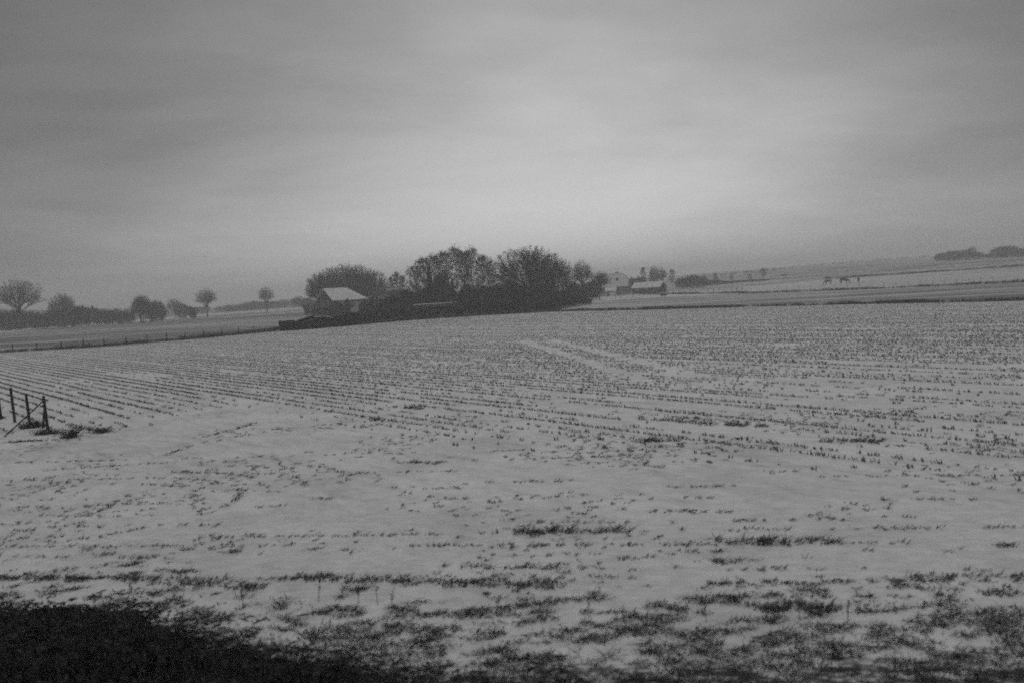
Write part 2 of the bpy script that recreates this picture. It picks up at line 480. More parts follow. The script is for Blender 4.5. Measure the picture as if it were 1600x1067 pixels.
# headland stubble: short broken rows along the railway and turning arcs at the left
def headland():
    P = []; H = []
    def put(X, Y, pr, hlo=0.03, hhi=0.08):
        X = np.asarray(X); Y = np.asarray(Y)
        ok = (rng.random(len(X)) < pr) & (np.abs(X / Y) < 0.62) & (Y > 9)
        x, y = X[ok] + rng.normal(0, .03, ok.sum()), Y[ok] + rng.normal(0, .03, ok.sum())
        P.append(np.stack([x, y, hz(x, y) + np.where(TN[0] * x + TN[1] * y < 19, 0.03, 0.004)], 1)); H.append(rng.uniform(hlo, hhi, len(x)))
    for k, s in enumerate(np.arange(13.6, 27.5, 0.75)):
        t = np.arange(-22, 24, 0.16); s_ = s + (vnoise(t * 0.12, np.full_like(t, k * 5.1)) - .5) * 0.7
        X = TN[0] * s_ + TU[0] * t; Y = TN[1] * s_ + TU[1] * t
        pres = vnoise(t * 0.22 + k * 9.1, np.full_like(t, k * 3.3)) * 0.6 + vnoise(t * 1.3, np.full_like(t, k * 1.9)) * 0.4
        lo = 0.42 if s < 17.5 else 0.56
        pr = ss(lo, lo + 0.16, pres) * (0.85 if s < 17.5 else 0.6)
        put(X, Y, pr)
    # turning arcs
    cx, cy_ = at(40, 800)
    for i, rad in enumerate(np.arange(1.5, 6.5, 0.75)):
        a = np.arange(-1.3, 1.9, 0.16 / rad)
        X = cx + rad * np.cos(a) * 1.25; Y = cy_ + rad * np.sin(a)
        pres = vnoise(a * rad * 0.3 + i * 4.2, np.full_like(a, i * 2.7))
        put(X, Y, ss(0.42, 0.6, pres) * 0.75)
    # loose litter
    n = 9500
    s_ = rng.uniform(13, 34, n); t = rng.uniform(-22, 24, n)
    X = TN[0] * s_ + TU[0] * t; Y = TN[1] * s_ + TU[1] * t
    put(X, Y, ss(0.42, 0.75, vnoise(X * 0.5, Y * 0.5 + 9)) * 0.8, 0.02, 0.06)
    # clumps that stand out in the photograph: runs of taller stalks
    for (xa, ya, xb, yb, num, hh) in ((805, 834, 985, 833, 60, .20), (1110, 849, 1225, 851, 46, .18), (1245, 848, 1310, 852, 18, .18), (680, 914, 860, 920, 60, .12),
                                      (320, 683, 405, 660, 50, .10), (255, 712, 300, 696, 24, .10), (620, 722, 690, 724, 26, .10), (985, 690, 1060, 688, 40, .24),
                                      (600, 635, 665, 640, 40, .22), (560, 650, 600, 660, 20, .2), (0, 906, 210, 906, 90, .09), (210, 908, 420, 922, 110, .10), (420, 905, 860, 914, 150, .07), (1080, 918, 1600, 905, 150, .07),
                                      (460, 905, 700, 914, 56, .10), (1040, 800, 1150, 803, 40, .04), (1190, 952, 1310, 954, 60, .12), (1280, 690, 1400, 690, 40, .18),
                                      (300, 770, 320, 806, 20, .08), (380, 740, 440, 744, 16, .07), (100, 665, 165, 676, 50, .24), (1000, 655, 1200, 668, 90, .2)):
        num = int(num * .6); u = rng.random(num); A = np.array(at(xa, ya)); B = np.array(at(xb, yb))
        q = A[None] * (1 - u[:, None]) + B[None] * u[:, None]
        q = q + rng.normal(0, .05, q.shape) + np.array([0, 1])[None] * rng.normal(0, .08, num)[:, None]
        put(q[:, 0], q[:, 1], 1.0, hh * 0.25, hh * .85)
    P = np.concatenate(P); H = np.concatenate(H)
    print('headland tufts', len(P))
    o = blades(P, H, 0.022, (1.0, 0.1, 0.9), 0.04, 8, 'headland_stubble', STUB)
    tag(o, 'scattered stubble poking out of the snow on the field edge', 'stubble', kind='stuff')
headland()

# ------------------------------------------------------------------ foreground weeds
def foreground():
    n = 60000
    s_ = rng.uniform(8.5, 16.4, n); t = rng.uniform(-13, 13, n)
    X = TN[0] * s_ + TU[0] * t; Y = TN[1] * s_ + TU[1] * t
    f = 0.16 * vnoise(X * 0.9 + 3, Y * 1.6) + 0.42 * vnoise(X * 2.3, Y * 4.4) + 0.42 * vnoise(X * 5.1, Y * 9)
    th = np.interp(s_, [9, 11.5, 12.5, 13.5, 14.9], [0.36, 0.43, 0.51, 0.62, 0.76])
    A = np.array([at(*p) for p in ((-120, 945), (0, 958), (200, 962), (340, 1012), (600, 1058), (700, 1078))])
    dT = np.clip(Y - np.interp(X, A[:, 0], A[:, 1]), 0, 9)
    th = th - .13 * np.exp(-dT / .45) * (X < A[-1, 0] + .8)
    ok = (f > th)
    X, Y = X[ok], Y[ok]
    P = np.stack([X, Y, hz(X, Y) + 0.03], 1)
    print('weeds', len(P))
    o = blades(P, rng.uniform(0.02, 0.065, len(P)), 0.012, (0.6, 0.0, 1.8), 0.04, 6, 'rough_grass', DRY)
    tag(o, 'flattened dark grass and weeds sticking out of patchy snow by the railway', 'grass', kind='stuff')
foreground()

# dark bramble thicket at the lower left, close to the train
def thicket():
    A = [at(-120, 945), at(0, 958), at(120, 955), at(200, 962), at(260, 985), at(340, 1012), at(450, 1035), at(600, 1058), at(700, 1078)]
    A = np.array(A)
    N = 5200
    xs = rng.uniform(-9.5, 0.6, N * 5); ys = rng.uniform(7.0, 15.5, N * 5)
    top = np.interp(xs, A[:, 0], A[:, 1])
    ok = (ys < top - .1 + rng.exponential(.25, len(xs)) * np.where(rng.random(len(xs)) < .4, 1.6, -2.2)) & (rng.random(len(xs)) < np.interp(xs, [-5, -2.5, 0], [1, .7, .35]) * (.45 + .9 * vnoise(xs * 1.5, ys * 3))); xs, ys, top = xs[ok], ys[ok], top[ok]
    depth = np.clip((top - ys) / 1.2, 0, 1)
    hh = 0.04 + 0.26 * depth * (0.5 + vnoise(xs * 1.2, ys * 1.2))
    V = []; F = []
    # arching canes
    n = len(xs); ang = rng.uniform(0, 2 * math.pi, n); ln = rng.uniform(0.15, 0.55, n)
    d = np.stack([np.cos(ang), np.sin(ang)], 1)
    z0 = hz(xs, ys)
    pts = []
    for u, zf in ((0, 0), (.3, .75), (.6, 1.0), (1.0, .55)):
        pts.append(np.stack([xs + d[:, 0] * ln * u * .6, ys + d[:, 1] * ln * u * .6, z0 + hh * zf], 1))
    w = 0.010
    side = np.stack([-d[:, 1], d[:, 0], np.zeros(n)], 1) * w
    up = np.array([0, 0, w * 1.4])
    quads = []
    for a, b in zip(pts[:-1], pts[1:]):
        quads.append(np.stack([a - side, a + side, b + side, b - side], 1))
        quads.append(np.stack([a - up, a + up, b + up, b - up], 1))
    # leaves
    m = 75000
    i = rng.integers(0, n, m); c = np.stack([xs[i] + rng.normal(0, .13, m), ys[i] + rng.normal(0, .13, m), z0[i] + hh[i] * rng.uniform(0, 1.05, m)], 1)
    a1 = rng.normal(0, 1, (m, 3)); a1 /= np.linalg.norm(a1, axis=1)[:, None]
    a2 = np.cross(a1, rng.normal(0, 1, (m, 3))); a2 /= np.linalg.norm(a2, axis=1)[:, None]
    sz = rng.uniform(0.02, 0.05, m)[:, None]
    quads.append(np.stack([c - a1 * sz, c + a2 * sz * .6, c + a1 * sz, c - a2 * sz * .6], 1))
    Q = np.concatenate(quads).reshape(-1, 3)
    o = link('bramble_thicket', Q, np.arange(len(Q)).reshape(-1, 4), THICK)
    tag(o, 'black bramble thicket filling the ground beside the railway', 'brambles', kind='stuff')
thicket()

# dry weed stalks standing in the foreground
def weed(px, py, h, lean, label):
    x, y = at(px, py); z = float(hz(x, y))
    r = empty('dry_weed', (x, y, z), label, 'weed', 'dry weeds standing along the railway')
    m = MB(); tip = Vector((lean * h, 0.05, h))
    m.bar((0, 0, -0.02), tip * 0.5, 0.007, 0.005, 5); m.bar(tip * 0.5, tip, 0.005, 0.003, 5)
    m.build('stalk', DRY, r)
    b = MB()
    for i in range(5):
        t = random.uniform(0.35, 1.0); p = tip * t; a = random.uniform(0, 6.28); l = random.uniform(.02, .06)
        q = p + Vector((math.cos(a) * l * .6, math.sin(a) * l * .6, l)); b.bar(tip * .35, tip, 0.0035, 0.003, 4); b.bar(p, q, 0.003, 0.002, 4)
        b.bar(q, q + Vector((0, 0, .03)), 0.008, 0.003, 5)
    b.build('seed_head', DRY, r)
for a in ((200, 946, .42, .1, 'leaning dry weed at the edge of the black bramble thicket'),
          (497, 942, .40, .12, 'tallest dry weed standing right of the thicket in clean snow'),
          (380, 948, .22, -.1, 'short dry weed in front of the broken stubble row left of centre'),
          (560, 945, .28, .05, 'dry weed first to the right of the tallest stalk'),
          (590, 948, .26, -.05, 'dry weed of the close pair below the dark clump of stubble, left one'),
          (612, 950, .24, .1, 'dry weed of the close pair below the dark clump of stubble, right one'),
          (535, 938, .2, .0, 'small faint weed between the tallest stalk and its neighbour'),
          (1250, 972, .36, .03, 'dark stalk at the left end of the broad dark tussock'),
          (1325, 975, .3, .1, 'bushy stalk at the right end of the broad dark tussock'),
          (1490, 978, .38, .0, 'single thin stalk near the right edge of the picture'),
          (1104, 975, .3, .0, 'pale thin stalk standing left of the broad dark tussock'),
          (920, 968, .22, .1, 'short weed in the patchy snow at the centre')):
    weed(*a)

# ------------------------------------------------------------------ plants
def tube_pts(V, F, P, rad, n):
    P = [Vector(p) for p in P]; b = len(V)
    for i, p in enumerate(P):
        d = (P[min(i + 1, len(P) - 1)] - P[max(i - 1, 0)]).normalized()
        u = d.cross(Vector((0.3, 0.9, 0.2))).normalized(); w = d.cross(u)
        for j in range(n):
            a = 2 * math.pi * j / n; V.append(p + u * (rad[i] * math.cos(a)) + w * (rad[i] * math.sin(a)))
    for i in range(len(P) - 1):
        for j in range(n):
            F.append((b + i * n + j, b + i * n + (j + 1) % n, b + (i + 1) * n + (j + 1) % n, b + (i + 1) * n + j))

DIM = {}
def size_of(root, V, seed):
    rr = np.hypot(V[:, 0], V[:, 1]); DIM[root.name] = (2 * np.percentile(rr, 97), np.percentile(V[:, 2], 99.7))

def bare_tree(name, H, wid, clear, seed, nl=11, n2=11, n3=8, n4=5, trunk_r=0.22, mats=(BARK, TWIG), droop=0.0, upright=0.5, tw=0.020, single=False, topw=1.0, stems=1, spread=0.0, low=-0.45):
    """bare winter tree: trunk + limbs, crown of branches and twigs inside an egg-shaped envelope"""
    r = np.random.default_rng(seed)
    cz = clear + (H - clear) * 0.48; rz = (H - cz); rzl = cz - clear * 0.8; rx = wid / 2
    tv, tf = [], []; segs = []
    def env(v):
        """envelope surface point for direction v from the crown centre"""
        v = np.array(v) / np.linalg.norm(v)
        k = 1 + 0.06 * math.sin(3 * math.atan2(v[1], v[0]) + seed) + 0.04 * math.sin(9 * v[2] + seed) + r.normal(0, 0.04)
        return np.array([v[0] * rx * k, v[1] * rx * k, cz + v[2] * (rz if v[2] > 0 else rzl)])
    nodes = []; nrad = []
    def branch(s2, e2, rb, out):
        L = np.linalg.norm(e2 - s2); 
        if L < .2: return
        c2 = (s2 + e2) / 2 + np.array([-out[0] * .06, -out[1] * .06, .02 + upright * .08]) * L * (-1 if droop else 1) + r.normal(0, .03, 3) * L
        P = [s2 * (1 - u) ** 2 + c2 * 2 * u * (1 - u) + e2 * u * u for u in (0, .35, .7, 1)]
        for i_ in range(3): segs.append((P[i_], P[i_ + 1], rb * (1 - .28 * i_) + .004, rb * (.72 - .28 * i_) + .004))
        nt = max(4, int(n3 * (0.6 + L / (wid * .28))))
        for _k in range(nt):
            u = r.uniform(.18, 1) ** .8; i_ = min(2, int(u * 3)); f_ = u * 3 - i_; s3 = P[i_] * (1 - f_) + P[i_ + 1] * f_
            d3 = (P[i_ + 1] - P[i_]); d3 = d3 / (np.linalg.norm(d3) + 1e-6)
            v3 = d3 * .8 + r.normal(0, .36, 3) + np.array([0, 0, .15]); v3 /= np.linalg.norm(v3)
            room = np.linalg.norm(e2 - s3) + .35
            l3 = min(r.uniform(.5, 1.25) * (0.10 * wid ** .6 + .35), room); e3 = s3 + v3 * l3
            segs.append((s3, e3, tw * .75, tw * .35))
            for _l in range(n4):
                q3 = r.uniform(.2, 1); s4 = s3 + v3 * l3 * q3
                v4 = v3 + r.normal(0, .42, 3) + np.array([0, 0, .1 - droop]); v4 /= np.linalg.norm(v4)
                segs.append((s4, s4 + v4 * r.uniform(.25, .7), tw * .42, tw * .15))
    roots = [np.array([r.normal(0, spread), r.normal(0, spread), 0.0]) for _ in range(stems)]
    if stems == 1: roots = [np.zeros(3)]
    for rt in roots:
        lead = 0.93 if single else (clear + (H - clear) * 0.30) / H
        top = np.array([rt[0] * 1.6 + r.normal(0, .2), rt[1] * 1.6 + r.normal(0, .2), H * lead])
        tp = [rt + (top - rt) * t + np.array([r.normal(0, .05), r.normal(0, .05), 0]) * (t > 0) * H * .06 for t in (0, .12, .35, .6, .8, 1)]
        tube_pts(tv, tf, tp, [trunk_r * 1.25, trunk_r, trunk_r * .82, trunk_r * .62, trunk_r * .4, trunk_r * (.12 if single else .3)], 7)
        for i in range(max(3, nl // stems)):
            az = i * 2.4 + r.normal(0, .35) + seed
            if single:
                f = (i + r.random()) / nl
                hgt = clear + (H * .97 - clear) * f
                s = rt + (top - rt) * min(.99, hgt / (H * lead))
                reach = rx * (math.sin(math.pi * min(1, .22 + .80 * f)) ** .6) * r.uniform(.6, 1.05)
                e = s + np.array([math.cos(az) * reach, math.sin(az) * reach, reach * upright])
                e[2] = min(e[2], H * (1 - .10 * r.random()))
                v = np.array([math.cos(az), math.sin(az), upright])
            else:
                s = rt + (top - rt) * r.uniform(min(.6, clear * 0.8 / (H * lead)), 0.98)
                el = low + (1.45 - low) * ((i * 0.618 + r.random() * .2) % 1.0)
                v = (math.cos(az) * math.cos(el), math.sin(az) * math.cos(el), math.sin(el))
                e = env(v)
            ln = np.linalg.norm(e - s)
            c = s + np.array([v[0] * .35, v[1] * .35, upright]) * ln * 0.5
            pts = [s * (1 - u) ** 2 + c * 2 * u * (1 - u) + e * u * u for u in np.linspace(0, .93, 6)]
            r0 = trunk_r * 0.42 * (ln / (H * .5)) ** .5
            tube_pts(tv, tf, pts, [r0 * (1 - .85 * u) for u in np.linspace(0, 1, 6)], 5)
            for u in np.linspace(.12, 1, 9):
                nodes.append(s * (1 - u) ** 2 + c * 2 * u * (1 - u) + e * .95 * u * u + s * 0); nrad.append(r0 * (1 - .7 * u))
            if single:
                for j in range(n2):
                    u = r.uniform(.1, 1); s2 = s * (1 - u) ** 2 + c * 2 * u * (1 - u) + e * u * u
                    d2 = np.array([v[0], v[1], upright]) * .6 + r.normal(0, .45, 3); d2 /= np.linalg.norm(d2)
                    branch(s2, s2 + d2 * rx * r.uniform(.2, .5), r0 * .3, d2)
    if not single:
        NN = np.array(nodes); nb = nl * n2
        for k in range(nb):
            zf = 1 - (k + .5) / nb * (1 - math.sin(low)); zf = max(-.98, zf)
            th = k * 2.39996 + seed; q = math.sqrt(max(0, 1 - zf * zf)); v = np.array([q * math.cos(th), q * math.sin(th), zf])
            tgt = env(v); tgt = np.array([0, 0, cz * .8]) + (tgt - np.array([0, 0, cz * .8])) * (r.uniform(.86, 1.0) if k % 3 else r.uniform(.5, .85))
            aim = np.array([0, 0, cz * .55]) * .45 + tgt * .55
            dist = np.linalg.norm(NN - aim, axis=1) + r.uniform(0, .8, len(NN)); m_ = int(np.argmin(dist)); s2 = NN[m_]
            branch(s2, tgt, min(.05, nrad[m_] * .5), v)
    root = bpy.data.objects.new(name, None); col.objects.link(root); root.empty_display_size = .3
    link('trunk', tv, tf, mats[0], root, smooth=True)
    A = np.array([q[0] for q in segs]); B = np.array([q[1] for q in segs]); ra = np.array([q[2] for q in segs])[:, None]; rb = np.array([q[3] for q in segs])[:, None]
    D = B - A; D /= np.linalg.norm(D, axis=1)[:, None] + 1e-9
    U = np.cross(D, r.normal(0, 1, D.shape)); U /= np.linalg.norm(U, axis=1)[:, None] + 1e-9
    W_ = np.cross(D, U)
    c3 = [(1, 0), (-.5, .866), (-.5, -.866)]
    V = np.stack([A + (U * a + W_ * b) * ra for a, b in c3] + [B + (U * a + W_ * b) * rb for a, b in c3], 1).reshape(-1, 3)
    i = np.arange(len(A))[:, None, None] * 6
    F = (i + np.array([[0, 1, 4, 3], [1, 2, 5, 4], [2, 0, 3, 5]])[None]).reshape(-1, 4)
    link('crown', V, F, mats[1], root)
    size_of(root, V, seed)
    return root

def leafy(name, rx, ry, H, seed, n=5000, leaf=0.13, mat=EVER, shape='bush', part='foliage', trunk=True, lobes=9):
    """evergreen shrub or small conifer from many small leaf faces on and through a lumpy volume"""
    r = np.random.default_rng(seed)
    if shape == 'cone':
        z = 1 - np.sqrt(r.random(n)); th = r.uniform(0, 6.283, n)
        tier = 0.78 + 0.22 * np.abs(np.sin(z * 26 + 2 * np.sin(th * 2)))
        rad = (1 - z) ** .9 * tier * (0.55 + .45 * r.random(n) ** .4)
        P = np.stack([np.cos(th) * rad * rx, np.sin(th) * rad * ry, 0.05 * H + z * H * .95 - rad * .08 * H * .4], 1)
    else:
        C = [(0, 0, .48, .5)]
        for i in range(lobes):
            a = r.uniform(0, 6.283); q = r.uniform(.25, .62); C.append((math.cos(a) * q, math.sin(a) * q, r.uniform(.25, .72), r.uniform(.22, .42)))
        C = np.array(C); w = C[:, 3] ** 2; idx = r.choice(len(C), n, p=w / w.sum())
        v = r.normal(0, 1, (n, 3)); v /= np.linalg.norm(v, axis=1)[:, None]
        k = (0.6 + .45 * r.random(n) ** .5)[:, None]
        P = C[idx, :3] + v * C[idx, 3:4] * k * np.array([1, 1, 1.05])
        P[:, 2] = np.abs(P[:, 2]); P = P * np.array([rx, ry, H])
    a1 = r.normal(0, 1, (n, 3)); a1 /= np.linalg.norm(a1, axis=1)[:, None]
    a2 = np.cross(a1, r.normal(0, 1, (n, 3))); a2 /= np.linalg.norm(a2, axis=1)[:, None]
    sz = (leaf * r.uniform(.5, 1.3, n))[:, None]
    V = np.stack([P - a1 * sz, P + a2 * sz * .55, P + a1 * sz, P - a2 * sz * .55], 1).reshape(-1, 3)
    root = bpy.data.objects.new(name, None); col.objects.link(root); root.empty_display_size = .3
    link(part, V, np.arange(len(V)).reshape(-1, 4), mat, root)
    size_of(root, V, seed)
    tv, tf = [], []
    if shape == 'cone': tube_pts(tv, tf, [(0, 0, 0), (0, 0, H * .5), (0, 0, H * .97)], [rx * .09, rx * .06, .02], 6)
    else:
        for i in range(6):
            a = i * 1.05 + r.normal(0, .2); q = r.uniform(.2, .5)
            tube_pts(tv, tf, [(math.cos(a) * .06, math.sin(a) * .06, 0), (math.cos(a) * q * rx * .5, math.sin(a) * q * ry * .5, H * .35), (math.cos(a) * q * rx, math.sin(a) * q * ry, H * .7)], [.05, .04, .015], 5)
    link('trunk' if shape == 'cone' else 'stem', tv, tf, BARK, root)
    return root

used = set()
def plant(proto, px, Y, top, base_h, label, cat, group, wpx=None, base_w=None, name=None, rz=None, dz=0.0):
    """stand a copy of proto in pixel column px at distance Y so that its top reaches photo row `top`"""
    x, y, z = spot(px, Y)
    z += dz
    hy = 450 - (px - 800) * math.tan(R(ROLL))
    H = (CAM_H - z) + (hy - top) * mpp(Y) * 1.0
    base_w, base_h = DIM[proto.name]
    s = H / base_h
    sx = s if wpx is None else wpx * mpp(Y) / base_w
    rz = random.uniform(0, 6.28) if rz is None else rz
    if proto.name not in used and proto.get('label') is None:
        used.add(proto.name); o = proto
        o.location = (x, y, z); o.rotation_euler = (0, 0, rz); o.scale = (sx, sx, s); tag(o, label, cat, group)
    else:
        o = dup(proto, (x, y, z), label, cat, group, rz, (sx, sx, s))
    return o

# prototypes ------------------------------------------------------
OAK = bare_tree('bare_tree', 14, 15, 1.6, 3, nl=26, n2=15, n3=10, n4=6, trunk_r=.38, upright=.45, tw=.0185)
OAK2 = bare_tree('bare_tree', 14, 14, 2.0, 8, nl=26, n2=15, n3=10, n4=6, trunk_r=.36, upright=.5, tw=.0185)
LONE = bare_tree('bare_tree', 12, 12, 2.6, 15, nl=18, n2=11, n3=7, n4=5, trunk_r=.34, upright=.6, tw=.017, low=-.12)
CLUMP = bare_tree('bare_tree', 12, 10, 1.2, 21, nl=24, n2=12, n3=8, n4=5, trunk_r=.22, upright=.8, tw=.019, stems=3, spread=.7)
BIR = bare_tree('birch_tree', 14, 6.5, 3.0, 31, nl=44, n2=7, n3=7, n4=5, trunk_r=.14, mats=(BIRCH, TWIG_L), droop=.7, upright=.8, tw=.018, single=True)
BIR2 = bare_tree('birch_tree', 14, 6.0, 3.4, 37, nl=42, n2=7, n3=7, n4=5, trunk_r=.13, mats=(BIRCH, TWIG_L), droop=.6, upright=1.1, tw=.018, single=True)
POP = bare_tree('poplar_tree', 9, 2.0, .8, 41, nl=34, n2=5, n3=5, n4=4, trunk_r=.08, upright=2.0, tw=.014, single=True)
SCRUB = bare_tree('bare_shrub', 4.5, 5.0, .0, 51, nl=26, n2=9, n3=7, n4=5, trunk_r=.07, upright=.4, tw=.024, stems=5, spread=.7, low=-1.1)
SCRUB2 = bare_tree('bare_shrub', 4.5, 5.6, .0, 57, nl=28, n2=9, n3=7, n4=5, trunk_r=.07, upright=.35, tw=.024, stems=6, spread=1.0, low=-1.1)
BUSH = leafy('evergreen_bush', 2, 2, 3.2, 61)
BUSH2 = leafy('evergreen_bush', 2, 2, 3.2, 67, lobes=12)
SPRUCE = leafy('spruce_tree', 1.5, 1.5, 8, 71, n=7000, leaf=.17, shape='cone', part='crown')
THUJA = leafy('evergreen_tree', 1.9, 1.9, 6.5, 77, n=7000, leaf=.15, part='crown')

GB = 'trees of the farm copse'
# dome of trees behind the thatched house (five trees grown together)
for px, Y, top, w, lab, pr in (
        (500, 304, 427, 46, 'outermost left tree of the rounded clump behind the house, leaning out over the gable', OAK2),
        (519, 296, 418, 50, 'bare tree right behind the chimney end of the snowy roof', CLUMP),
        (541, 306, 413, 56, 'tallest bare tree in the rounded clump, above the snowy roof ridge', OAK),
        (562, 296, 414, 50, 'bare many stemmed tree above the right end of the snowy roof', CLUMP),
        (583, 304, 422, 50, 'outermost right tree of the rounded clump behind the house', OAK2)):
    plant(pr, px, Y, top, {OAK: 14, OAK2: 14, CLUMP: 12}[pr], lab, 'tree', 'rounded clump of trees behind the house', w, {OAK: 13, OAK2: 12, CLUMP: 8.5}[pr])
for px, top, lab in ((612, 432, 'left of the three thin upright poplars in the gap right of the house'), (621, 424, 'tallest, middle one of the three thin upright poplars'), (630, 430, 'right one of the three thin upright poplars, nearest the birches')):
    plant(POP, px, 250, top, 9, lab, 'tree', 'thin poplars between house and birches')
i = 0
for px, top, w, Y, pr, lab in (
        (650, 413, 34, 236, BIR, 'first, lowest birch at the left end of the birch row'),
        (664, 402, 34, 240, BIR2, 'birch rising right behind the pointed spruce'),
        (679, 396, 36, 244, BIR, 'birch between the pointed spruce and the tallest birch'),
        (697, 392, 34, 238, BIR2, 'birch just left of the tallest birch'),
        (714, 383, 38, 240, BIR, 'tallest birch, its top sticking out of the row'),
        (728, 392, 30, 246, BIR2, 'slim birch in the dip right of the tallest birch'),
        (739, 385, 34, 238, BIR, 'second tallest birch, a rounded top right of the dip'),
        (756, 398, 32, 242, BIR2, 'birch next to last at the right end of the birch row'),
        (768, 404, 26, 236, BIR, 'last birch of the row, touching the great round tree')):
    plant(pr, px, Y, top, 14, lab, 'tree', 'row of birches in the farm copse', w, 5.5)
# great round trees
plant(OAK2, 826, 222, 387, 14, 'great round bare tree, the broadest crown of the copse', 'tree', GB, 116, 13.5)
plant(CLUMP, 874, 224, 404, 12, 'bare tree joined to the right flank of the great round crown', 'tree', GB, 52, 8.5)
plant(LONE, 910, 262, 406, 12, 'slightly paler bare tree standing alone right of the copse', 'tree', GB, 36, 8.6)
plant(LONE, 936, 262, 424, 12, 'low spreading bare tree in front of the white farmhouse', 'tree', GB, 38, 8.6)
plant(SCRUB, 921, 270, 440, 4.5, 'bare shrub filling the gap between the two trees left of the white farmhouse', 'shrub', GB, 34, 5)
plant(SCRUB2, 895, 226, 448, 4.5, 'bare shrub at the foot of the last copse tree', 'shrub', GB, 40, 5)
plant(SCRUB, 880, 216, 452, 4.5, 'arching bare shrub under the right flank of the round crown', 'shrub', GB, 44, 5)
plant(SCRUB2, 796, 232, 438, 4.5, 'bare shrub under the left edge of the great round crown', 'shrub', GB, 44, 5)
plant(SCRUB, 778, 234, 443, 4.5, 'bare shrub in the notch between last birch and great round tree', 'shrub', GB, 34, 5)
plant(SCRUB, 848, 232, 440, 4.5, 'bare shrub behind the great round trunk, to its right', 'shrub', GB, 42, 5)
plant(SCRUB2, 746, 236, 445, 4.5, 'bare shrub between the trunks of the last birches', 'shrub', GB, 40, 5)
plant(SCRUB2, 896, 236, 440, 4.5, 'taller bare shrub in the gap between copse and the paler tree', 'shrub', GB, 30, 5)
# conifers
plant(SPRUCE, 672, 218, 419, 8, 'pointed spruce, tallest dark spire in front of the birches', 'tree', 'dark conifers in the copse', 20, 3)
plant(THUJA, 689, 220, 424, 6.5, 'broad dark evergreen tree right of the pointed spruce', 'tree', 'dark conifers in the copse', 30, 3.8)
plant(SPRUCE, 707, 216, 437, 8, 'smaller spruce to the right of the broad evergreen', 'tree', 'dark conifers in the copse', 18, 3)
plant(BUSH, 635, 212, 449, 3.2, 'round topped dark evergreen at the left foot of the birches', 'shrub', 'dark conifers in the copse', 22, 4)
# understorey of the copse
US = ['dark bush below the gap with the poplars', 'dark bush at the left of the snowy garden wall', 'dark bush behind the snowy garden wall', 'dark bush in front of the pointed spruce', 'dark bush in front of the broad evergreen',
      'dark bush below the smaller spruce', 'dark bush under the tallest birch', 'dark bush under the dip in the birch row', 'dark bush under the second tallest birch', 'dark bush under the last birch', 'dark bush where birches and round tree meet',
      'dark bush at the left foot of the great round tree', 'dark bush in front of the great round trunk', 'dark bush just right of the great round trunk', 'dark bush under the right shoulder of the round crown', 'dark bush below the small light gap right of the round tree',
      'low dark bush at the right end of the copse', 'last low dark bush before the farm fence']
for i, lab in enumerate(US):
    px = 600 + i * 18.2
    top = [463, 462, 456, 452, 450, 452, 453, 449, 447, 447, 449, 449, 446, 445, 447, 454, 460, 463][i] + random.uniform(-4.5, 3)
    Y = [214, 210, 208, 206, 205, 206, 205, 205, 204, 203, 204, 204, 203, 204, 205, 208, 212, 222][i]
    plant((BUSH, BUSH2)[i % 2], px, Y, top, 3.2, lab, 'shrub', 'dark bushes under the copse', 34, 4)
# shrubs around the house
for px, Y, top, w, lab in ((480, 300, 480, 11, 'small dark bush at the far left corner, where the garden ends in a point'), (494, 262, 481, 24, 'dark bush in front of the dark gable'), (509, 254, 480, 22, 'dark bush at the corner between gable and pale wall'),
                           (527, 246, 472, 24, 'dark bush hiding the left part of the pale wall'), (541, 258, 467, 12, 'narrow dark bush standing before the pale wall left of the light patch'), (569, 254, 468, 19, 'dark bush right of the light patch of wall'),
                           (588, 250, 466, 30, 'dark bush below the right hip of the snowy roof'), (552, 236, 486, 30, 'low dark bush under the light patch of wall'), (522, 236, 487, 34, 'low wide dark bush in the garden before the gable corner'), (580, 234, 480, 34, 'low dark bush between the house and the poplars'),
                           (536, 214, 492, 34, 'low dark bush just behind the clipped hedge'), (566, 210, 490, 36, 'low dark bush behind the right end of the clipped hedge')):
    plant((BUSH, BUSH2)[int(px) % 2], px, Y, top, 3.2, lab, 'shrub', 'dark bushes round the house', w, 4)

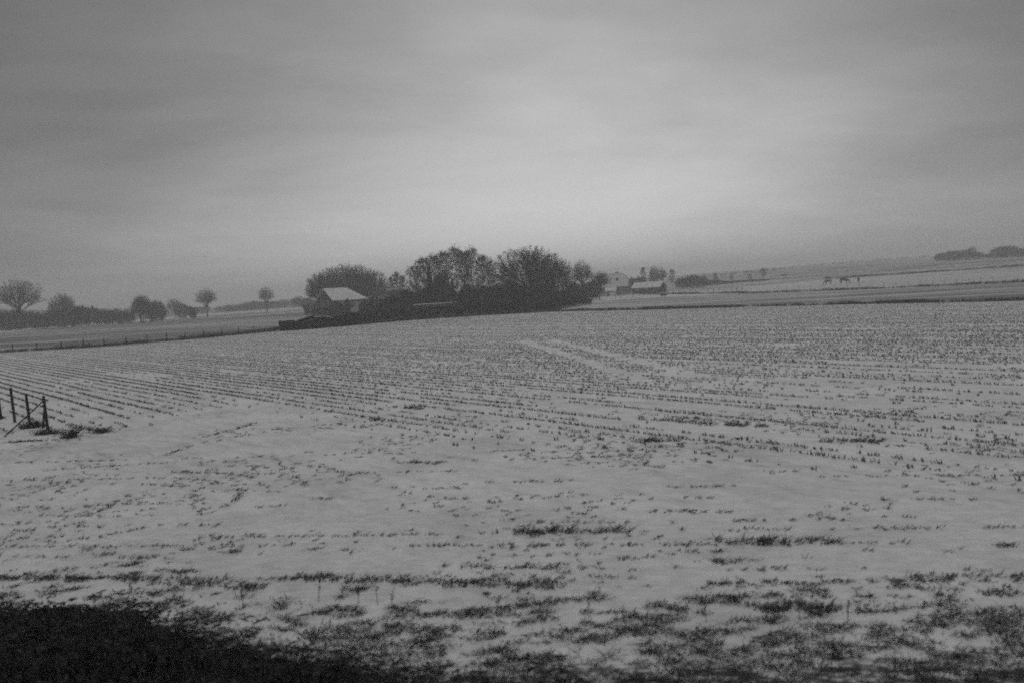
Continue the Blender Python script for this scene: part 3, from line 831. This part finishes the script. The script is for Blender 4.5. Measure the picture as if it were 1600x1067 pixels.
# the dark hedge along the field edge
def hedge(name, pts, h, wd, seed, label, group=None, dens=230, box=True):
    """clipped hedge: leaf faces in a long low volume along pixel points, with stems inside"""
    r = np.random.default_rng(seed)
    P = np.array([at(*p) for p in pts]); segl = np.hypot(*(P[1:] - P[:-1]).T); L = np.concatenate([[0], np.cumsum(segl)])
    n = int(L[-1] * dens); u = r.uniform(0, L[-1], n)
    X = np.interp(u, L, P[:, 0]); Y = np.interp(u, L, P[:, 1])
    hh = h * (0.72 + .34 * vnoise(u * .45 + seed, np.full(n, 3.0)) + .22 * vnoise(u * 1.6, np.full(n, 9.0)))
    # favour the skin of the volume
    a = r.random(n); face = r.random(n)
    side = np.where(face < .45, -1 + .15 * r.random(n), np.where(face < .6, 1 - .15 * r.random(n), r.uniform(-1, 1, n)))
    z = np.where(face < .6, a, 1 - .12 * r.random(n)) * hh
    o0 = np.array([P[0, 0], P[0, 1], float(hz(*P[0]))])
    C = np.stack([X, Y + side * wd / 2, hz(X, Y) + z], 1) + r.normal(0, .05, (n, 3)) - o0
    a1 = r.normal(0, 1, (n, 3)); a1 /= np.linalg.norm(a1, axis=1)[:, None]
    a2 = np.cross(a1, r.normal(0, 1, (n, 3))); a2 /= np.linalg.norm(a2, axis=1)[:, None]
    sz = (r.uniform(.07, .15, n))[:, None]
    V = np.stack([C - a1 * sz, C + a2 * sz * .6, C + a1 * sz, C - a2 * sz * .6], 1).reshape(-1, 3)
    root = empty(name, tuple(o0), label, 'hedge', group)
    link('foliage', V, np.arange(len(V)).reshape(-1, 4), HEDGE, root)
    m = MB()
    for d in np.arange(.3, L[-1], 1.1):
        x, y = np.interp(d, L, P[:, 0]) - o0[0], np.interp(d, L, P[:, 1]) - o0[1]; z0 = float(hz(x + o0[0], y + o0[1])) - o0[2]
        m.bar((x, y, z0), (x + r.normal(0, .1), y, z0 + h * .8), .04, .02, 5)
    tag(m.build('woody_stems', BARK, root), kind='stuff')
    return root
hedge('clipped_hedge', [(438, 517.5), (500, 513), (560, 507.5)], 1.55, 1.4, 5, 'dark clipped hedge with a square end sticking out left of the house', dens=1100)
hedge('field_hedge', [(562, 506.5), (640, 500), (760, 492.5), (850, 486), (880, 481)], 1.7, 2.4, 9, 'long dark overgrown hedge along the field edge below the copse', dens=620)

# left side: bare trees beyond the meadow
GL = 'trees beyond the left meadow'
plant(LONE, 30, 330, 436, 12, 'large spreading bare tree at the left edge of the picture', 'tree', GL, 76, 8.6)
plant(OAK, 98, 350, 459, 14, 'smaller bare tree right of the large spreading one', 'tree', GL, 44, 13)
plant(CLUMP, 222, 330, 461, 12, 'dense dark tree with a short forked trunk beside the lane', 'tree', GL, 34, 8.5)
plant(CLUMP, 219, 333, 464, 12, 'second stem crowded into the dense dark tree by the lane', 'tree', GL, 28, 8.5)
plant(SCRUB, 243, 345, 470, 4.5, 'bushy bare tree leaning on the right side of the dense dark tree', 'tree', GL, 34, 5)
plant(LONE, 272, 430, 466, 12, 'pointed hazy bare tree between the dense tree and the round bush', 'tree', GL, 26, 8.6)
plant(SCRUB, 284, 430, 474, 4.5, 'low bare shrub beside the pointed hazy tree', 'shrub', GL, 22, 5)
plant(BUSH, 301, 400, 478.5, 3.2, 'small dome shaped bush standing alone in the meadow', 'shrub', GL, 18, 4)
plant(LONE, 323, 390, 450, 12, 'fan shaped pale bare tree standing alone left of centre', 'tree', GL, 34, 8.6)
plant(LONE, 416, 460, 447.5, 14, 'oval hazy bare tree standing alone left of the house', 'tree', GL, 26, 13)
plant(LONE, 466, 520, 462, 12, 'faint bare tree just left of the house clump', 'tree', GL, 26, 8.6)
plant(SCRUB2, 481, 500, 466, 4.5, 'faint shrub touching the left edge of the house clump', 'shrub', GL, 24, 5)
LS = [(2, 486, 'at the far left edge under the large tree'), (22, 484, 'under the trunk of the large tree'), (44, 487, 'right of the large tree trunk'), (64, 489, 'midway between the two bare trees'), (84, 484, 'left below the smaller bare tree'), (104, 485, 'right below the smaller bare tree'),
      (124, 477, 'first right of the smaller bare tree'), (142, 479, 'at the tallest bulge of the scrub belt'), (160, 484, 'right of the tallest bulge of the scrub belt'), (178, 484, 'thinning out left of the lane gap'), (194, 487, 'last and lowest of the scrub belt'), (13, 492, 'in front, beneath the left half of the large tree')]
for i, (px, top, lab) in enumerate(LS):
    plant((SCRUB, SCRUB2)[i % 2], px, 322 + (i * 7) % 17 + (30 if px > 130 else 0), top, 4.5, 'dark bare scrub ' + lab, 'shrub', 'scrub belt below the left trees', 33, 5)

# right side: farm trees
GR = 'trees round the white farm'
for px, Y, top, w, pr, bh, bw_, lab in (
        (944, 372, 427, 26, SCRUB, 4.5, 5, 'dark tree top showing left of the white farmhouse roof'), (972, 380, 431, 26, SCRUB2, 4.5, 5, 'dark tree behind the right slope of the white farmhouse roof'),
        (986, 372, 433, 24, SCRUB, 4.5, 5, 'dark bushy tree wedged between farmhouse and barn'), (1000, 376, 432, 24, SCRUB2, 4.5, 5, 'dark bushy tree right behind the barn roof'),
        (1006, 420, 417, 12, BIR2, 14, 5.5, 'thin upright tree left of the hazy group behind the barn'), (1022, 420, 416, 18, CLUMP, 12, 8.5, 'left tree of the hazy group behind the barn'),
        (1034, 424, 418, 20, LONE, 12, 8.6, 'right tree of the hazy group behind the barn'), (1050, 430, 420, 12, BIR, 14, 5.5, 'thin hazy tree standing apart right of the barn'),
        (1066, 400, 434, 24, SCRUB, 4.5, 5, 'hazy shrub first right of the barn'), (1082, 396, 429, 28, SCRUB2, 4.5, 5, 'largest hazy shrub right of the barn'), (1096, 402, 432, 22, SCRUB, 4.5, 5, 'hazy shrub right of the largest one'),
        (1112, 430, 437, 40, SCRUB2, 4.5, 5, 'low hazy shrub where the hedge line starts'), (1118, 450, 427, 9, POP, 9, 1.8, 'faint slim tree above the start of the hedge line'),
        (1130, 440, 439, 38, SCRUB, 4.5, 5, 'low hazy shrub in the thin part of the hedge line'), (1143, 480, 429, 8, POP, 9, 1.8, 'faintest slim tree in the hedge line'), (1152, 450, 438, 42, SCRUB2, 4.5, 5, 'hazy shrub midway along the hedge line'),
        (1168, 460, 437, 38, SCRUB, 4.5, 5, 'hazy shrub left of the clear slim tree'), (1171, 470, 428, 10, POP, 9, 1.8, 'faint slim tree left of the clear one'), (1184, 440, 436, 38, SCRUB2, 4.5, 5, 'hazy shrub at the foot of the clear slim tree'),
        (1193, 440, 419, 11, BIR2, 14, 5.5, 'clear slim upright tree near the end of the hedge line'), (1225, 470, 428, 14, LONE, 12, 8.6, 'last small bare tree before the horses')):
    plant(pr, px, Y, top, bh, lab, 'tree' if bh > 5 else 'shrub', GR, w, bw_)
GFR = 'dark trees on the right skyline'
for px, Y, top, w, pr, bh, bw_, lab in (
        (1473, 560, 395, 26, SCRUB2, 4.5, 5, 'leftmost, lowest dark tree of the skyline row'), (1488, 560, 392, 30, SCRUB2, 12, 8.5, 'second dark tree of the skyline row'), (1504, 556, 391, 34, SCRUB2, 12, 8.5, 'widest dark tree in the skyline row'),
        (1519, 556, 385, 18, LONE, 12, 8.6, 'dark tree with a small spike in the skyline row'), (1527, 560, 394, 20, SCRUB, 4.5, 5, 'sloping end tree of the skyline row'), (1543, 566, 397, 16, SCRUB, 4.5, 5, 'low shrub in the gap of the skyline row'),
        (1563, 550, 386, 32, SCRUB, 12, 8.5, 'left half of the big round dark tree at the right edge'), (1576, 548, 384, 40, SCRUB2, 14, 13, 'big round dark tree on the skyline near the right edge'), (1594, 552, 388, 34, SCRUB, 12, 8.5, 'dark tree cut by the right edge of the picture')):
    plant(pr, px, Y, top, bh, lab, 'tree' if bh > 5 else 'shrub', GFR, w, bw_)

# far woods that read as one mass
def far_wood(name, pts, n, seed, label):
    """pts: (px, Y, top row); crowns of leaf-sized twigs"""
    r = np.random.default_rng(seed); V = []
    px = [p[0] for p in pts]; Ys = [p[1] for p in pts]; tops = [p[2] for p in pts]
    for _ in range(n):
        u = r.uniform(px[0], px[-1]); Y = np.interp(u, px, Ys) * r.uniform(.98, 1.04); top = np.interp(u, px, tops) + r.uniform(0, 2.5)
        x, y, z = spot(u, Y); hy = 450 - (u - 800) * math.tan(R(ROLL)); H = max(2.5, CAM_H - z + (hy - top) * mpp(Y))
        m = 260; rad = H * r.uniform(.3, .6)
        v = r.normal(0, 1, (m, 3)); v /= np.linalg.norm(v, axis=1)[:, None]
        c = np.array([x, y, z + H * .55]) + v * np.array([rad, rad, H * .45]) * (r.random(m) ** .35)[:, None]
        d = r.normal(0, .6, (m, 3)) + [0, 0, 1]; d /= np.linalg.norm(d, axis=1)[:, None]
        w = np.cross(d, r.normal(0, 1, (m, 3))); w /= np.linalg.norm(w, axis=1)[:, None]
        l = r.uniform(.6, 1.6, m)[:, None] * H / 8; ww = .11 * H / 8
        V.append(np.stack([c - w * ww, c + w * ww, c + d * l], 1).reshape(-1, 3))
    V = np.concatenate(V)
    tag(link(name, V, np.arange(len(V)).reshape(-1, 3), TWIG), label, 'wood', kind='stuff')
far_wood('far_wood', [(345, 560, 477), (375, 560, 474), (395, 570, 470), (430, 600, 469), (450, 640, 467), (500, 680, 466)], 110, 5, 'far hazy treeline between the lone trees left of the house')
far_wood('far_wood', [(-30, 520, 478), (60, 520, 484), (140, 540, 482), (200, 560, 480), (300, 560, 478), (345, 570, 477)], 90, 6, 'far hazy treeline behind the dense tree at the left')
far_wood('far_wood', [(560, 420, 455), (640, 420, 450), (700, 430, 440)], 40, 8, 'far trees showing through the gap by the poplars')
far_wood('far_wood', [(1235, 1100, 419), (1275, 1100, 416), (1320, 1150, 411), (1380, 1150, 404), (1420, 1150, 401), (1460, 1150, 403), (1520, 1150, 398), (1640, 1150, 392)], 210, 7, 'far hazy wood on the ridge behind the horses')
far_wood('far_wood', [(1040, 700, 435), (1100, 700, 434), (1200, 760, 431), (1240, 800, 429)], 70, 12, 'far hazy treeline right of the barn')

# rough grass lines along the field borders
def verge(name, pts, h, wd, dens, mat, label, tall=None, n=6, w=.03):
    P = np.array([at(*p) for p in pts]); L = np.concatenate([[0], np.cumsum(np.hypot(*(P[1:] - P[:-1]).T))])
    k = int(L[-1] * dens); u = rng.uniform(0, L[-1], k)
    lump = vnoise(u * .35, np.full(k, 7.7)) * .7 + .3 * vnoise(u * 1.4, np.full(k, 1.7))
    keep = lump > rng.uniform(.15, .6, k); u = u[keep]; lump = lump[keep]
    X = np.interp(u, L, P[:, 0]); Y = np.interp(u, L, P[:, 1]) + rng.normal(0, wd, len(u))
    Q = np.stack([X, Y, hz(X, Y)], 1)
    o = blades(Q, h * (.5 + lump), w, (.1, 0, .35), .12, n, name, mat, fat=1.8)
    tag(o, label, 'grass', kind='stuff')
verge('rough_grass', [(830, 488), (1000, 484), (1240, 478), (1340, 475.5), (1500, 472), (1640, 469), (1800, 466)], .42, .6, 24, DRY, 'dark rough grass along the ditch right of the copse')
verge('rough_grass', [(-60, 556), (0, 551), (150, 542), (300, 529.5), (430, 518)], .45, .45, 26, DRY, 'dark rough grass under the long wire fence at the left')
verge('rough_grass', [(385, 522), (400, 519.5), (438, 515)], .5, .5, 30, DRY, 'taller dark grass running up to the end of the clipped hedge')
verge('rough_grass', [(1000, 461), (1200, 458), (1300, 454), (1400, 450.5), (1600, 441), (1800, 433)], .5, 2.2, 18, DRY, 'dull grass below the pasture fence')
verge('rough_grass', [(1290, 436.5), (1400, 430), (1500, 423), (1600, 416.5), (1800, 403)], .8, .5, 26, DRY, 'thin dark hedge bank above the pasture with the horses')

# ------------------------------------------------------------------ fences
def fence(name, posts, h, r, label, wires=(.3, .6, .9), rail=False, group=None):
    """posts: list of pixel feet"""
    P = [at(*p) for p in posts]; o = (P[0][0], P[0][1], float(hz(*P[0])))
    root = empty(name, o, label, 'fence', group)
    Q = []
    for (x, y) in P:
        b = Vector((x - o[0], y - o[1], float(hz(x, y)) - o[2])); t = b + Vector((random.uniform(-.05, .05), random.uniform(-.05, .05), h * random.uniform(.9, 1.1)))
        m = MB(); m.bar(b - Vector((0, 0, .1)), t, r, r * .85, 6); m.build('post', POST, root); Q.append((b, t))
    for f in wires:
        m = MB()
        for (b0, t0), (b1, t1) in zip(Q[:-1], Q[1:]):
            p, q = b0.lerp(t0, f), b1.lerp(t1, f)
            if rail: m.bar(p, q, .035, .035, 4)
            else: m.bar(p, p.lerp(q, .5) - Vector((0, 0, .02)), .006, .006, 4); m.bar(p.lerp(q, .5) - Vector((0, 0, .02)), q, .006, .006, 4)
        m.build('rail' if rail else 'wire', POST if rail else WIRE, root)
    return root
fence('wire_fence', [(x, poly_at([(0, 551.5), (150, 542.5), (300, 530), (430, 518.5)], x)) for x in (-12, 20, 58, 96, 130, 163, 197, 230, 261, 290, 319, 347, 373, 397)], 1.05, .075, 'long wire fence with short dark posts along the stubble field edge at left')
fence('wire_fence', [(x, poly_at([(200, 503), (330, 492.5), (470, 482)], x)) for x in range(215, 470, 17)], 1.2, .07, 'distant wire fence along the snowy lane left of the house')
fence('wire_fence', [(x, poly_at(M_UP, x) - 1) for x in range(1210, 1640, 19)], 1.1, .04, 'wire fence along the lower edge of the horse pasture')
fence('rail_fence', [(x, poly_at([(960, 467), (1000, 463.5), (1080, 459), (1160, 455)], x)) for x in range(962, 1165, 9)], 1.15, .06, 'light rail fence in front of the white farm and barn', wires=(.55, .92), rail=True)

# the close fence corner at the left: leaning posts, strut and slanting brace
def corner_fence():
    feet = [(-10, 652), (2, 655), (23.5, 659.5), (47, 664), (75, 672)]; tops_ = [66, 53, 55, 50, 55]
    P = [at(*p) for p in feet]; o = (P[-1][0], P[-1][1], 0.0)
    root = empty('corner_fence', o, 'corner of a wire fence with dark leaning posts and slanting braces at the left edge', 'fence')
    Q = []
    for (x, y), hp in zip(P[1:], tops_[1:]):
        H = hp * mpp(y) ; b = Vector((x - o[0], y - o[1], -.15)); t = Vector((x - o[0] - H * .055, y - o[1], H))
        m = MB(); m.bar(b, t, .062, .055, 8); m.build('post', POST, root); Q.append((b, t))
    # strut making the narrow A at the corner post
    m = MB(); x, y = at(66, 668); m.bar((x - o[0], y - o[1], -.1), Q[-1][1].lerp(Q[-1][0], .28), .045, .04, 8); m.build('strut', POST, root)
    # long thin brace running down to the left
    m = MB(); x, y = at(3, 683); m.bar((x - o[0], y - o[1], -.05), Q[-1][1].lerp(Q[-1][0], .12), .025, .025, 6); m.build('brace', POST, root)
    for f in (.35, .6, .85):
        m = MB()
        for (b0, t0), (b1, t1) in zip(Q[:-1], Q[1:]): m.bar(b0.lerp(t0, f), b1.lerp(t1, f), .004, .004, 4)
        m.build('wire', WIRE, root)
corner_fence()
# dead growth round the feet of the corner posts
def clump_at(px, py, rx, ry, h, n, label):
    x, y = at(px, py)
    X = x + rng.normal(0, rx, n); Y = y + rng.normal(0, ry, n)
    o = blades(np.stack([X - x, Y - y, np.zeros(n)], 1), np.full(n, h) * rng.uniform(.4, 1.1, n), .02, (.35, 0, .7), .05, 8, 'dead_weed_clump', DRY)
    o.location = (x, y, .004)
    tag(o, label, 'weeds', 'dead weeds round the fence corner')
clump_at(50, 668, .16, .12, .34, 70, 'dark dead weeds piled at the foot of the third fence post')
clump_at(74, 678, .20, .10, .26, 60, 'dark dead weeds at the foot of the corner post')
clump_at(108, 684, .10, .10, .42, 34, 'upright dead weed clump just right of the corner post')
clump_at(158, 676, .07, .07, .28, 20, 'small dead weed clump furthest right of the fence')
clump_at(40, 690, .30, .06, .10, 30, 'flattened dead weeds below the long slanting brace')

# ------------------------------------------------------------------ buildings
def place_root(name, px, Y, yaw, label, cat):
    x, y, z = spot(px, Y)
    return empty(name, (x, y, z), label, cat, None, R(yaw))

def window(parent, cx, z, w, h, y, face='front', mat=GLASS):
    """framed window; face front (-y) or side (-x / +x)"""
    sgn = -1
    def bx(m, a, b, c, d, depth, dep2):
        if face == 'front': m.box((a, y - dep2, b), (c, depth, d))
        elif face == 'left': m.box((y - dep2, a, b), (depth, c, d))
        else: m.box((y + dep2, a, b), (depth, c, d))
    f = MB(); t = .09
    bx(f, cx - w / 2, z, t, h, .08, .03); bx(f, cx + w / 2, z, t, h, .08, .03)
    bx(f, cx, z + h / 2, w + t, t, .08, .034); bx(f, cx, z - h / 2, w + t, t, .08, .034); bx(f, cx, z, .05, h - t, .06, .03)
    fo = f.build('window', TRIM, parent)
    p = MB(); bx(p, cx, z, w - t, h - t, .03, .012); p.build('pane', GLASS, fo)

def roofed(root, L, Wd, eave, ridge, hipL=0.0, hipR=0.0, over=.35, wall=PLASTER, gab=None, roofm=SNOWCAP, half=0.0, hz_=0.0):
    """long side faces -y. hip = inset of the ridge end; half = height share where a half hip starts"""
    l, w = L / 2, Wd / 2
    m = MB(); m.box((0, 0, eave / 2 - .1), (L, Wd, eave + .2)); m.build('wall', wall, root)
    gm = MB()
    def gable(s, hip):
        if hip > 0 and half == 0: return
        top = ridge - .12
        if hip > 0:
            zc = eave + (top - eave) * half; k = w * (1 - half)
            pts = [(-w, eave), (w, eave), (k, zc), (-k, zc)]
        else: pts = [(-w, eave), (w, eave), (0, top)]
        n = len(pts); x0, x1 = s * l, s * (l - .25)
        vs = [(x0, a, b) for a, b in pts] + [(x1, a, b) for a, b in pts]
        gm.add(vs, [tuple(range(n)), tuple(range(n, 2 * n))[::-1]] + [(i, (i + 1) % n, n + (i + 1) % n, n + i) for i in range(n)])
    gable(-1, hipL); gable(1, hipR)
    if gm.v: gm.build('gable', gab or wall, root)
    # roof planes
    slope = (ridge - eave) / w; ez = eave - slope * over * .6
    rm = MB(); T = .14
    yl = w + over * .6
    def endx(s, hip): return s * (l + over) if hip == 0 else s * (l + over)
    xl, xr = -(l + over), (l + over)
    rl = -(l + over) if hipL == 0 else -(l - hipL); rr = (l + over) if hipR == 0 else (l - hipR)
    def side(sy):
        if half > 0:
            zc = eave + (ridge - eave) * half; k = w * (1 - half)
            return [(xl, sy * yl, ez), (xr, sy * yl, ez)] + ([(xr, sy * k, zc)] if hipR else []) + [(rr, 0, ridge), (rl, 0, ridge)] + ([(xl, sy * k, zc)] if hipL else [])
        return [(xl, sy * yl, ez), (xr, sy * yl, ez), (rr, 0, ridge), (rl, 0, ridge)]
    for sy in (-1, 1): rm.slab(side(sy), T)
    for s, hip in ((-1, hipL), (1, hipR)):
        if hip:
            xx = s * (l + over); rx_ = s * (l - hip)
            if half > 0:
                zc = eave + (ridge - eave) * half; k = w * (1 - half); rm.slab([(xx, -k, zc), (xx, k, zc), (rx_, 0, ridge)], T)
            else: rm.slab([(xx, -yl, ez), (xx, yl, ez), (rx_, 0, ridge)], T)
    ro = rm.build('roof', roofm, root)
    # dark eaves board under the snow
    e_ = MB(); e_.box((0, -yl + .05, ez - .06), (L + 2 * over - .1, .12, .16)); e_.box((0, yl - .05, ez - .06), (L + 2 * over - .1, .12, .16)); e_.build('eaves_board', WOODD, root)
    return ro

# farmhouse with the big snowy roof
HY = 272
h = place_root('farmhouse', 533, HY, 38, 'old farmhouse with steep snowy roof, dark gable and pale wall half hidden by bushes', 'house')
ro = roofed(h, 9.8, 9.8, 3.85, 7.0, hipL=0.0, hipR=3.2, over=.5, wall=PLASTER, gab=WOODD)
m = MB(); m.box((-2.2, .3, 7.2), (.7, .7, 1.1)); m.build('chimney', BRICK, ro)
m = MB(); m.box((-4.93, 0, 1.9), (.06, 9.7, 3.7)); m.build('gable_wall', BRICK, h)
for x in (-2.6, .6, 3.4): window(h, x, 2.3, 1.1, 1.2, -4.9)
for y in (-2.2, 1.8): window(h, y, 2.2, 1.0, 1.2, -4.96, 'left')
m = MB(); m.box((-1.0, -4.93, 1.05), (1.1, .1, 2.1)); d_ = m.build('door', WOODD, h)
m = MB(); m.box((-.62, -5.02, 1.05), (.05, .06, .16)); m.build('handle', TRIM, d_)
# low lean-to shed at the left
s_ = place_root('garden_shed', 488, 292, 20, 'low dark shed with a small pale door left of the farmhouse gable', 'shed')
roofed(s_, 4.6, 3.2, 1.9, 3.0, over=.25, wall=WOODD, gab=WOODD, roofm=mat_grey('mossy_tiles', .03, .06, 3.0))
m = MB(); m.box((-.9, -1.63, .95), (.95, .07, 1.75)); d_ = m.build('door', PLASTER, s_)
m = MB(); m.box((-.6, -1.69, .95), (.04, .05, .14)); m.build('handle', WOODD, d_)

# white farmhouse
h = place_root('white_farmhouse', 963, 350, -14, 'white farmhouse with a snow covered half hipped roof and small dark chimney', 'house')
ro = roofed(h, 8.8, 8.6, 2.9, 7.5, hipL=1.6, hipR=2.2, over=.3, wall=mat_grey('weathered_wall', .10, .2, 1.5), half=.5, roofm=mat_grey('thin_roof_snow', .42, .62, 1.2))
m = MB(); m.box((.3, .2, 7.5), (1.0, .7, .9)); m.build('chimney', BRICK, ro)
m = MB(); m.box((.7, -2.2, 5.2), (.9, .9, 1.3)); dm = m.build('dormer', PLASTER, ro)
m = MB(); m.box((.7, -2.67, 5.25), (.6, .05, .9)); m.build('pane', GLASS, dm)
for x in (-3, -1, 1.2, 3.2): window(h, x, 1.6, .9, 1.1, -4.3)
m = MB(); m.box((.1, -4.35, 1.0), (.9, .08, 2.0)); d_ = m.build('door', WOODD, h)
m = MB(); m.box((.4, -4.41, 1.0), (.04, .05, .14)); m.build('handle', TRIM, d_)
s_ = place_root('outbuilding', 954, 318, -10, 'small pale outbuilding with a snowy roof in front of the white farmhouse', 'shed')
roofed(s_, 3.2, 2.6, 1.7, 2.8, over=.2, wall=mat_grey('whitewash', .42, .6, 1.5))
m = MB(); m.box((-.8, -1.33, .8), (.7, .06, 1.5)); d_ = m.build('door', WOODD, s_)
m = MB(); m.box((-.6, -1.38, .8), (.04, .05, .12)); m.build('handle', TRIM, d_)

# barn
h = place_root('low_barn', 1014, 338, -27, 'long low dark barn with a snow covered roof right of the white farmhouse', 'barn')
roofed(h, 9.6, 7.6, 1.95, 3.7, over=.35, wall=WOODD, gab=WOODD)
m = MB(); m.box((4.84, 0, .95), (.07, 2.4, 1.9)); d_ = m.build('barn_door', BRICK, h)
m = MB(); m.box((4.9, .9, .95), (.05, .06, .2)); m.build('handle', WIRE, d_)
for x in (-3, 0, 3): window(h, x, 1.3, .9, .5, -3.8)

# snow-topped garden wall in the copse
def garden_wall():
    a, b = at(650, 493), at(712, 488.5)
    x0, y0 = a; L = math.hypot(b[0] - a[0], b[1] - a[1]); rz = math.atan2(b[1] - a[1], b[0] - a[0])
    r = empty('garden_wall', (x0, y0 - 3.5, 0), 'low garden wall with a bright line of snow on top, before the dark bushes', 'wall', None, rz)
    m = MB(); m.box((L / 2, 0, 1.05), (L, .3, 2.1)); m.build('wall', BRICK, r)
    m = MB()
    x = 0
    while x < L:
        w = random.uniform(.6, 1.5); m.box((x + w / 2, 0, 2.1 + .09), (w - .04, .38, random.uniform(.14, .22))); x += w
    m.build('snow_cap', SNOWCAP, r)
garden_wall()

# ------------------------------------------------------------------ horses
def horse(px, Y, yaw, label, graze=True, sc_=1.0, phase=0.0):
    x, y, z = spot(px, Y)
    vs = []; es = []; rs = []
    def v(p, r): vs.append(p); rs.append(r); return len(vs) - 1
    def e(a, b): es.append((a, b))
    hip = v((-.64, 0, 1.25), .27); loin = v((-.28, 0, 1.2), .26); mid = v((.1, 0, 1.15), .30); chest = v((.52, 0, 1.14), .30)
    rump = v((-.86, 0, 1.2), .19); e(hip, rump); dock = v((-1.0, 0, 1.28), .06); e(rump, dock); e(hip, loin); e(loin, mid); e(mid, chest)
    tl = v((-1.09, 0, 1.0), .06); e(dock, tl); t2 = v((-1.06, 0, .6), .055); e(tl, t2)
    if graze: nk = [(.84, 0, 1.08, .2), (1.08, 0, .84, .15), (1.24, 0, .56, .12), (1.30, 0, .34, .13), (1.42, 0, .1, .085)]
    else: nk = [(.78, 0, 1.4, .2), (.95, 0, 1.66, .145), (1.06, 0, 1.84, .125), (1.2, 0, 1.78, .13), (1.46, 0, 1.56, .085)]
    p = chest
    for a, b, c, r in nk: q = v((a, b, c), r); e(p, q); p = q
    hd = q - 1
    for sy in (-1, 1):
        ear_base = vs[hd]; q = v((ear_base[0] - (.02 if graze else .06), sy * .07, ear_base[2] + (.12 if not graze else .10)), .025); e(hd, q)
    # legs
    for sy in (-1, 1):
        sh = v((.52, sy * .17, .88), .16); e(chest, sh); k = .07 * sy + phase
        kn = v((.54 + k, sy * .18, .5), .085); e(sh, kn); fe = v((.53 + k, sy * .18, .14), .06); e(kn, fe); ho = v((.58 + k, sy * .18, .04), .06); e(fe, ho)
        th = v((-.72, sy * .17, 1.0), .19); e(hip, th); k = -.10 * sy + phase
        st = v((-.60 + k * .3, sy * .18, .80), .13); e(th, st); hk = v((-.84 + k * .5, sy * .18, .5), .08); e(st, hk); fe = v((-.79 + k * .5, sy * .18, .14), .06); e(hk, fe); ho = v((-.74 + k * .5, sy * .18, .04), .06); e(fe, ho)
    me = bpy.data.meshes.new('horse'); me.from_pydata(vs, es, []); me.update(); me.materials.append(HORSE)
    o = bpy.data.objects.new('horse', me); col.objects.link(o)
    md = o.modifiers.new('skin', 'SKIN'); md.use_smooth_shade = True
    for i, sv in enumerate(me.skin_vertices[0].data): sv.radius = (rs[i] * 1.12, rs[i] * 1.12); sv.use_root = (i == 1)
    sb = o.modifiers.new('smooth', 'SUBSURF'); sb.levels = 1; sb.render_levels = 1
    o.location = (x, y, z + .03); o.rotation_euler = (0, 0, R(yaw)); o.scale = (sc_,) * 3
    tag(o, label, 'horse', 'horses grazing on the snowy pasture')
    # mane and tail
    m = MB(); a, b = (nk[0], nk[2]); 
    for i in range(6):
        t = i / 5; c = Vector((a[0] * (1 - t) + b[0] * t, 0, a[2] * (1 - t) + b[2] * t)); off = Vector((.08, 0, .10)) if graze else Vector((-.10, 0, .06))
        m.bar(c + off, c + off + Vector((0, .10, -.14)), .03, .01, 5)
    m.build('mane', HORSE, o)
    return o
horse(1293, 300, 168, 'dark grazing horse, leftmost of the three, head down to the snow', True, .98)
horse(1318.5, 290, -8, 'largest dark horse in the middle, grazing seen from the side', True, 1.2, .03)
horse(1341, 300, 72, 'dark horse on the right seen end on', False, .98)
# feeding trough by the barn
def trough():
    x, y = at(1037, 464.5)
    r = empty('feeding_trough', (x, y, float(hz(x, y))), 'small dark feeding trough in front of the barn gable', 'trough')
    m = MB(); m.box((0, 0, .35), (1.3, .6, .08)); m.box((0, -.3, .55), (1.3, .06, .45)); m.box((0, .3, .55), (1.3, .06, .45)); m.box((-.65, 0, .55), (.06, .66, .45)); m.box((.65, 0, .55), (.06, .66, .45)); m.build('basin', WOODD, r)
    for sx in (-.5, .5):
        for sy in (-.22, .22):
            m = MB(); m.box((sx, sy, .155), (.1, .1, .31)); m.build('leg', WOODD, r)
trough()

# ------------------------------------------------------------------ haze
def haze():
    m = bpy.data.materials.new('haze_air'); m.use_nodes = True
    g = NT(m.node_tree)
    pv = g.n('ShaderNodeVolumePrincipled'); pv.inputs['Color'].default_value = (.98, .98, .98, 1); pv.inputs['Density'].default_value = 0.0010
    pv.inputs['Anisotropy'].default_value = 0.2
    o = g.n('ShaderNodeOutputMaterial'); g.put(o.inputs['Volume'], pv.outputs[0])
    b = MB(); b.box((0, 1120, 16.5), (5200, 2860, 40.0))
    tag(b.build('haze', m), 'thin winter haze over the fields', 'haze', kind='stuff')
haze()
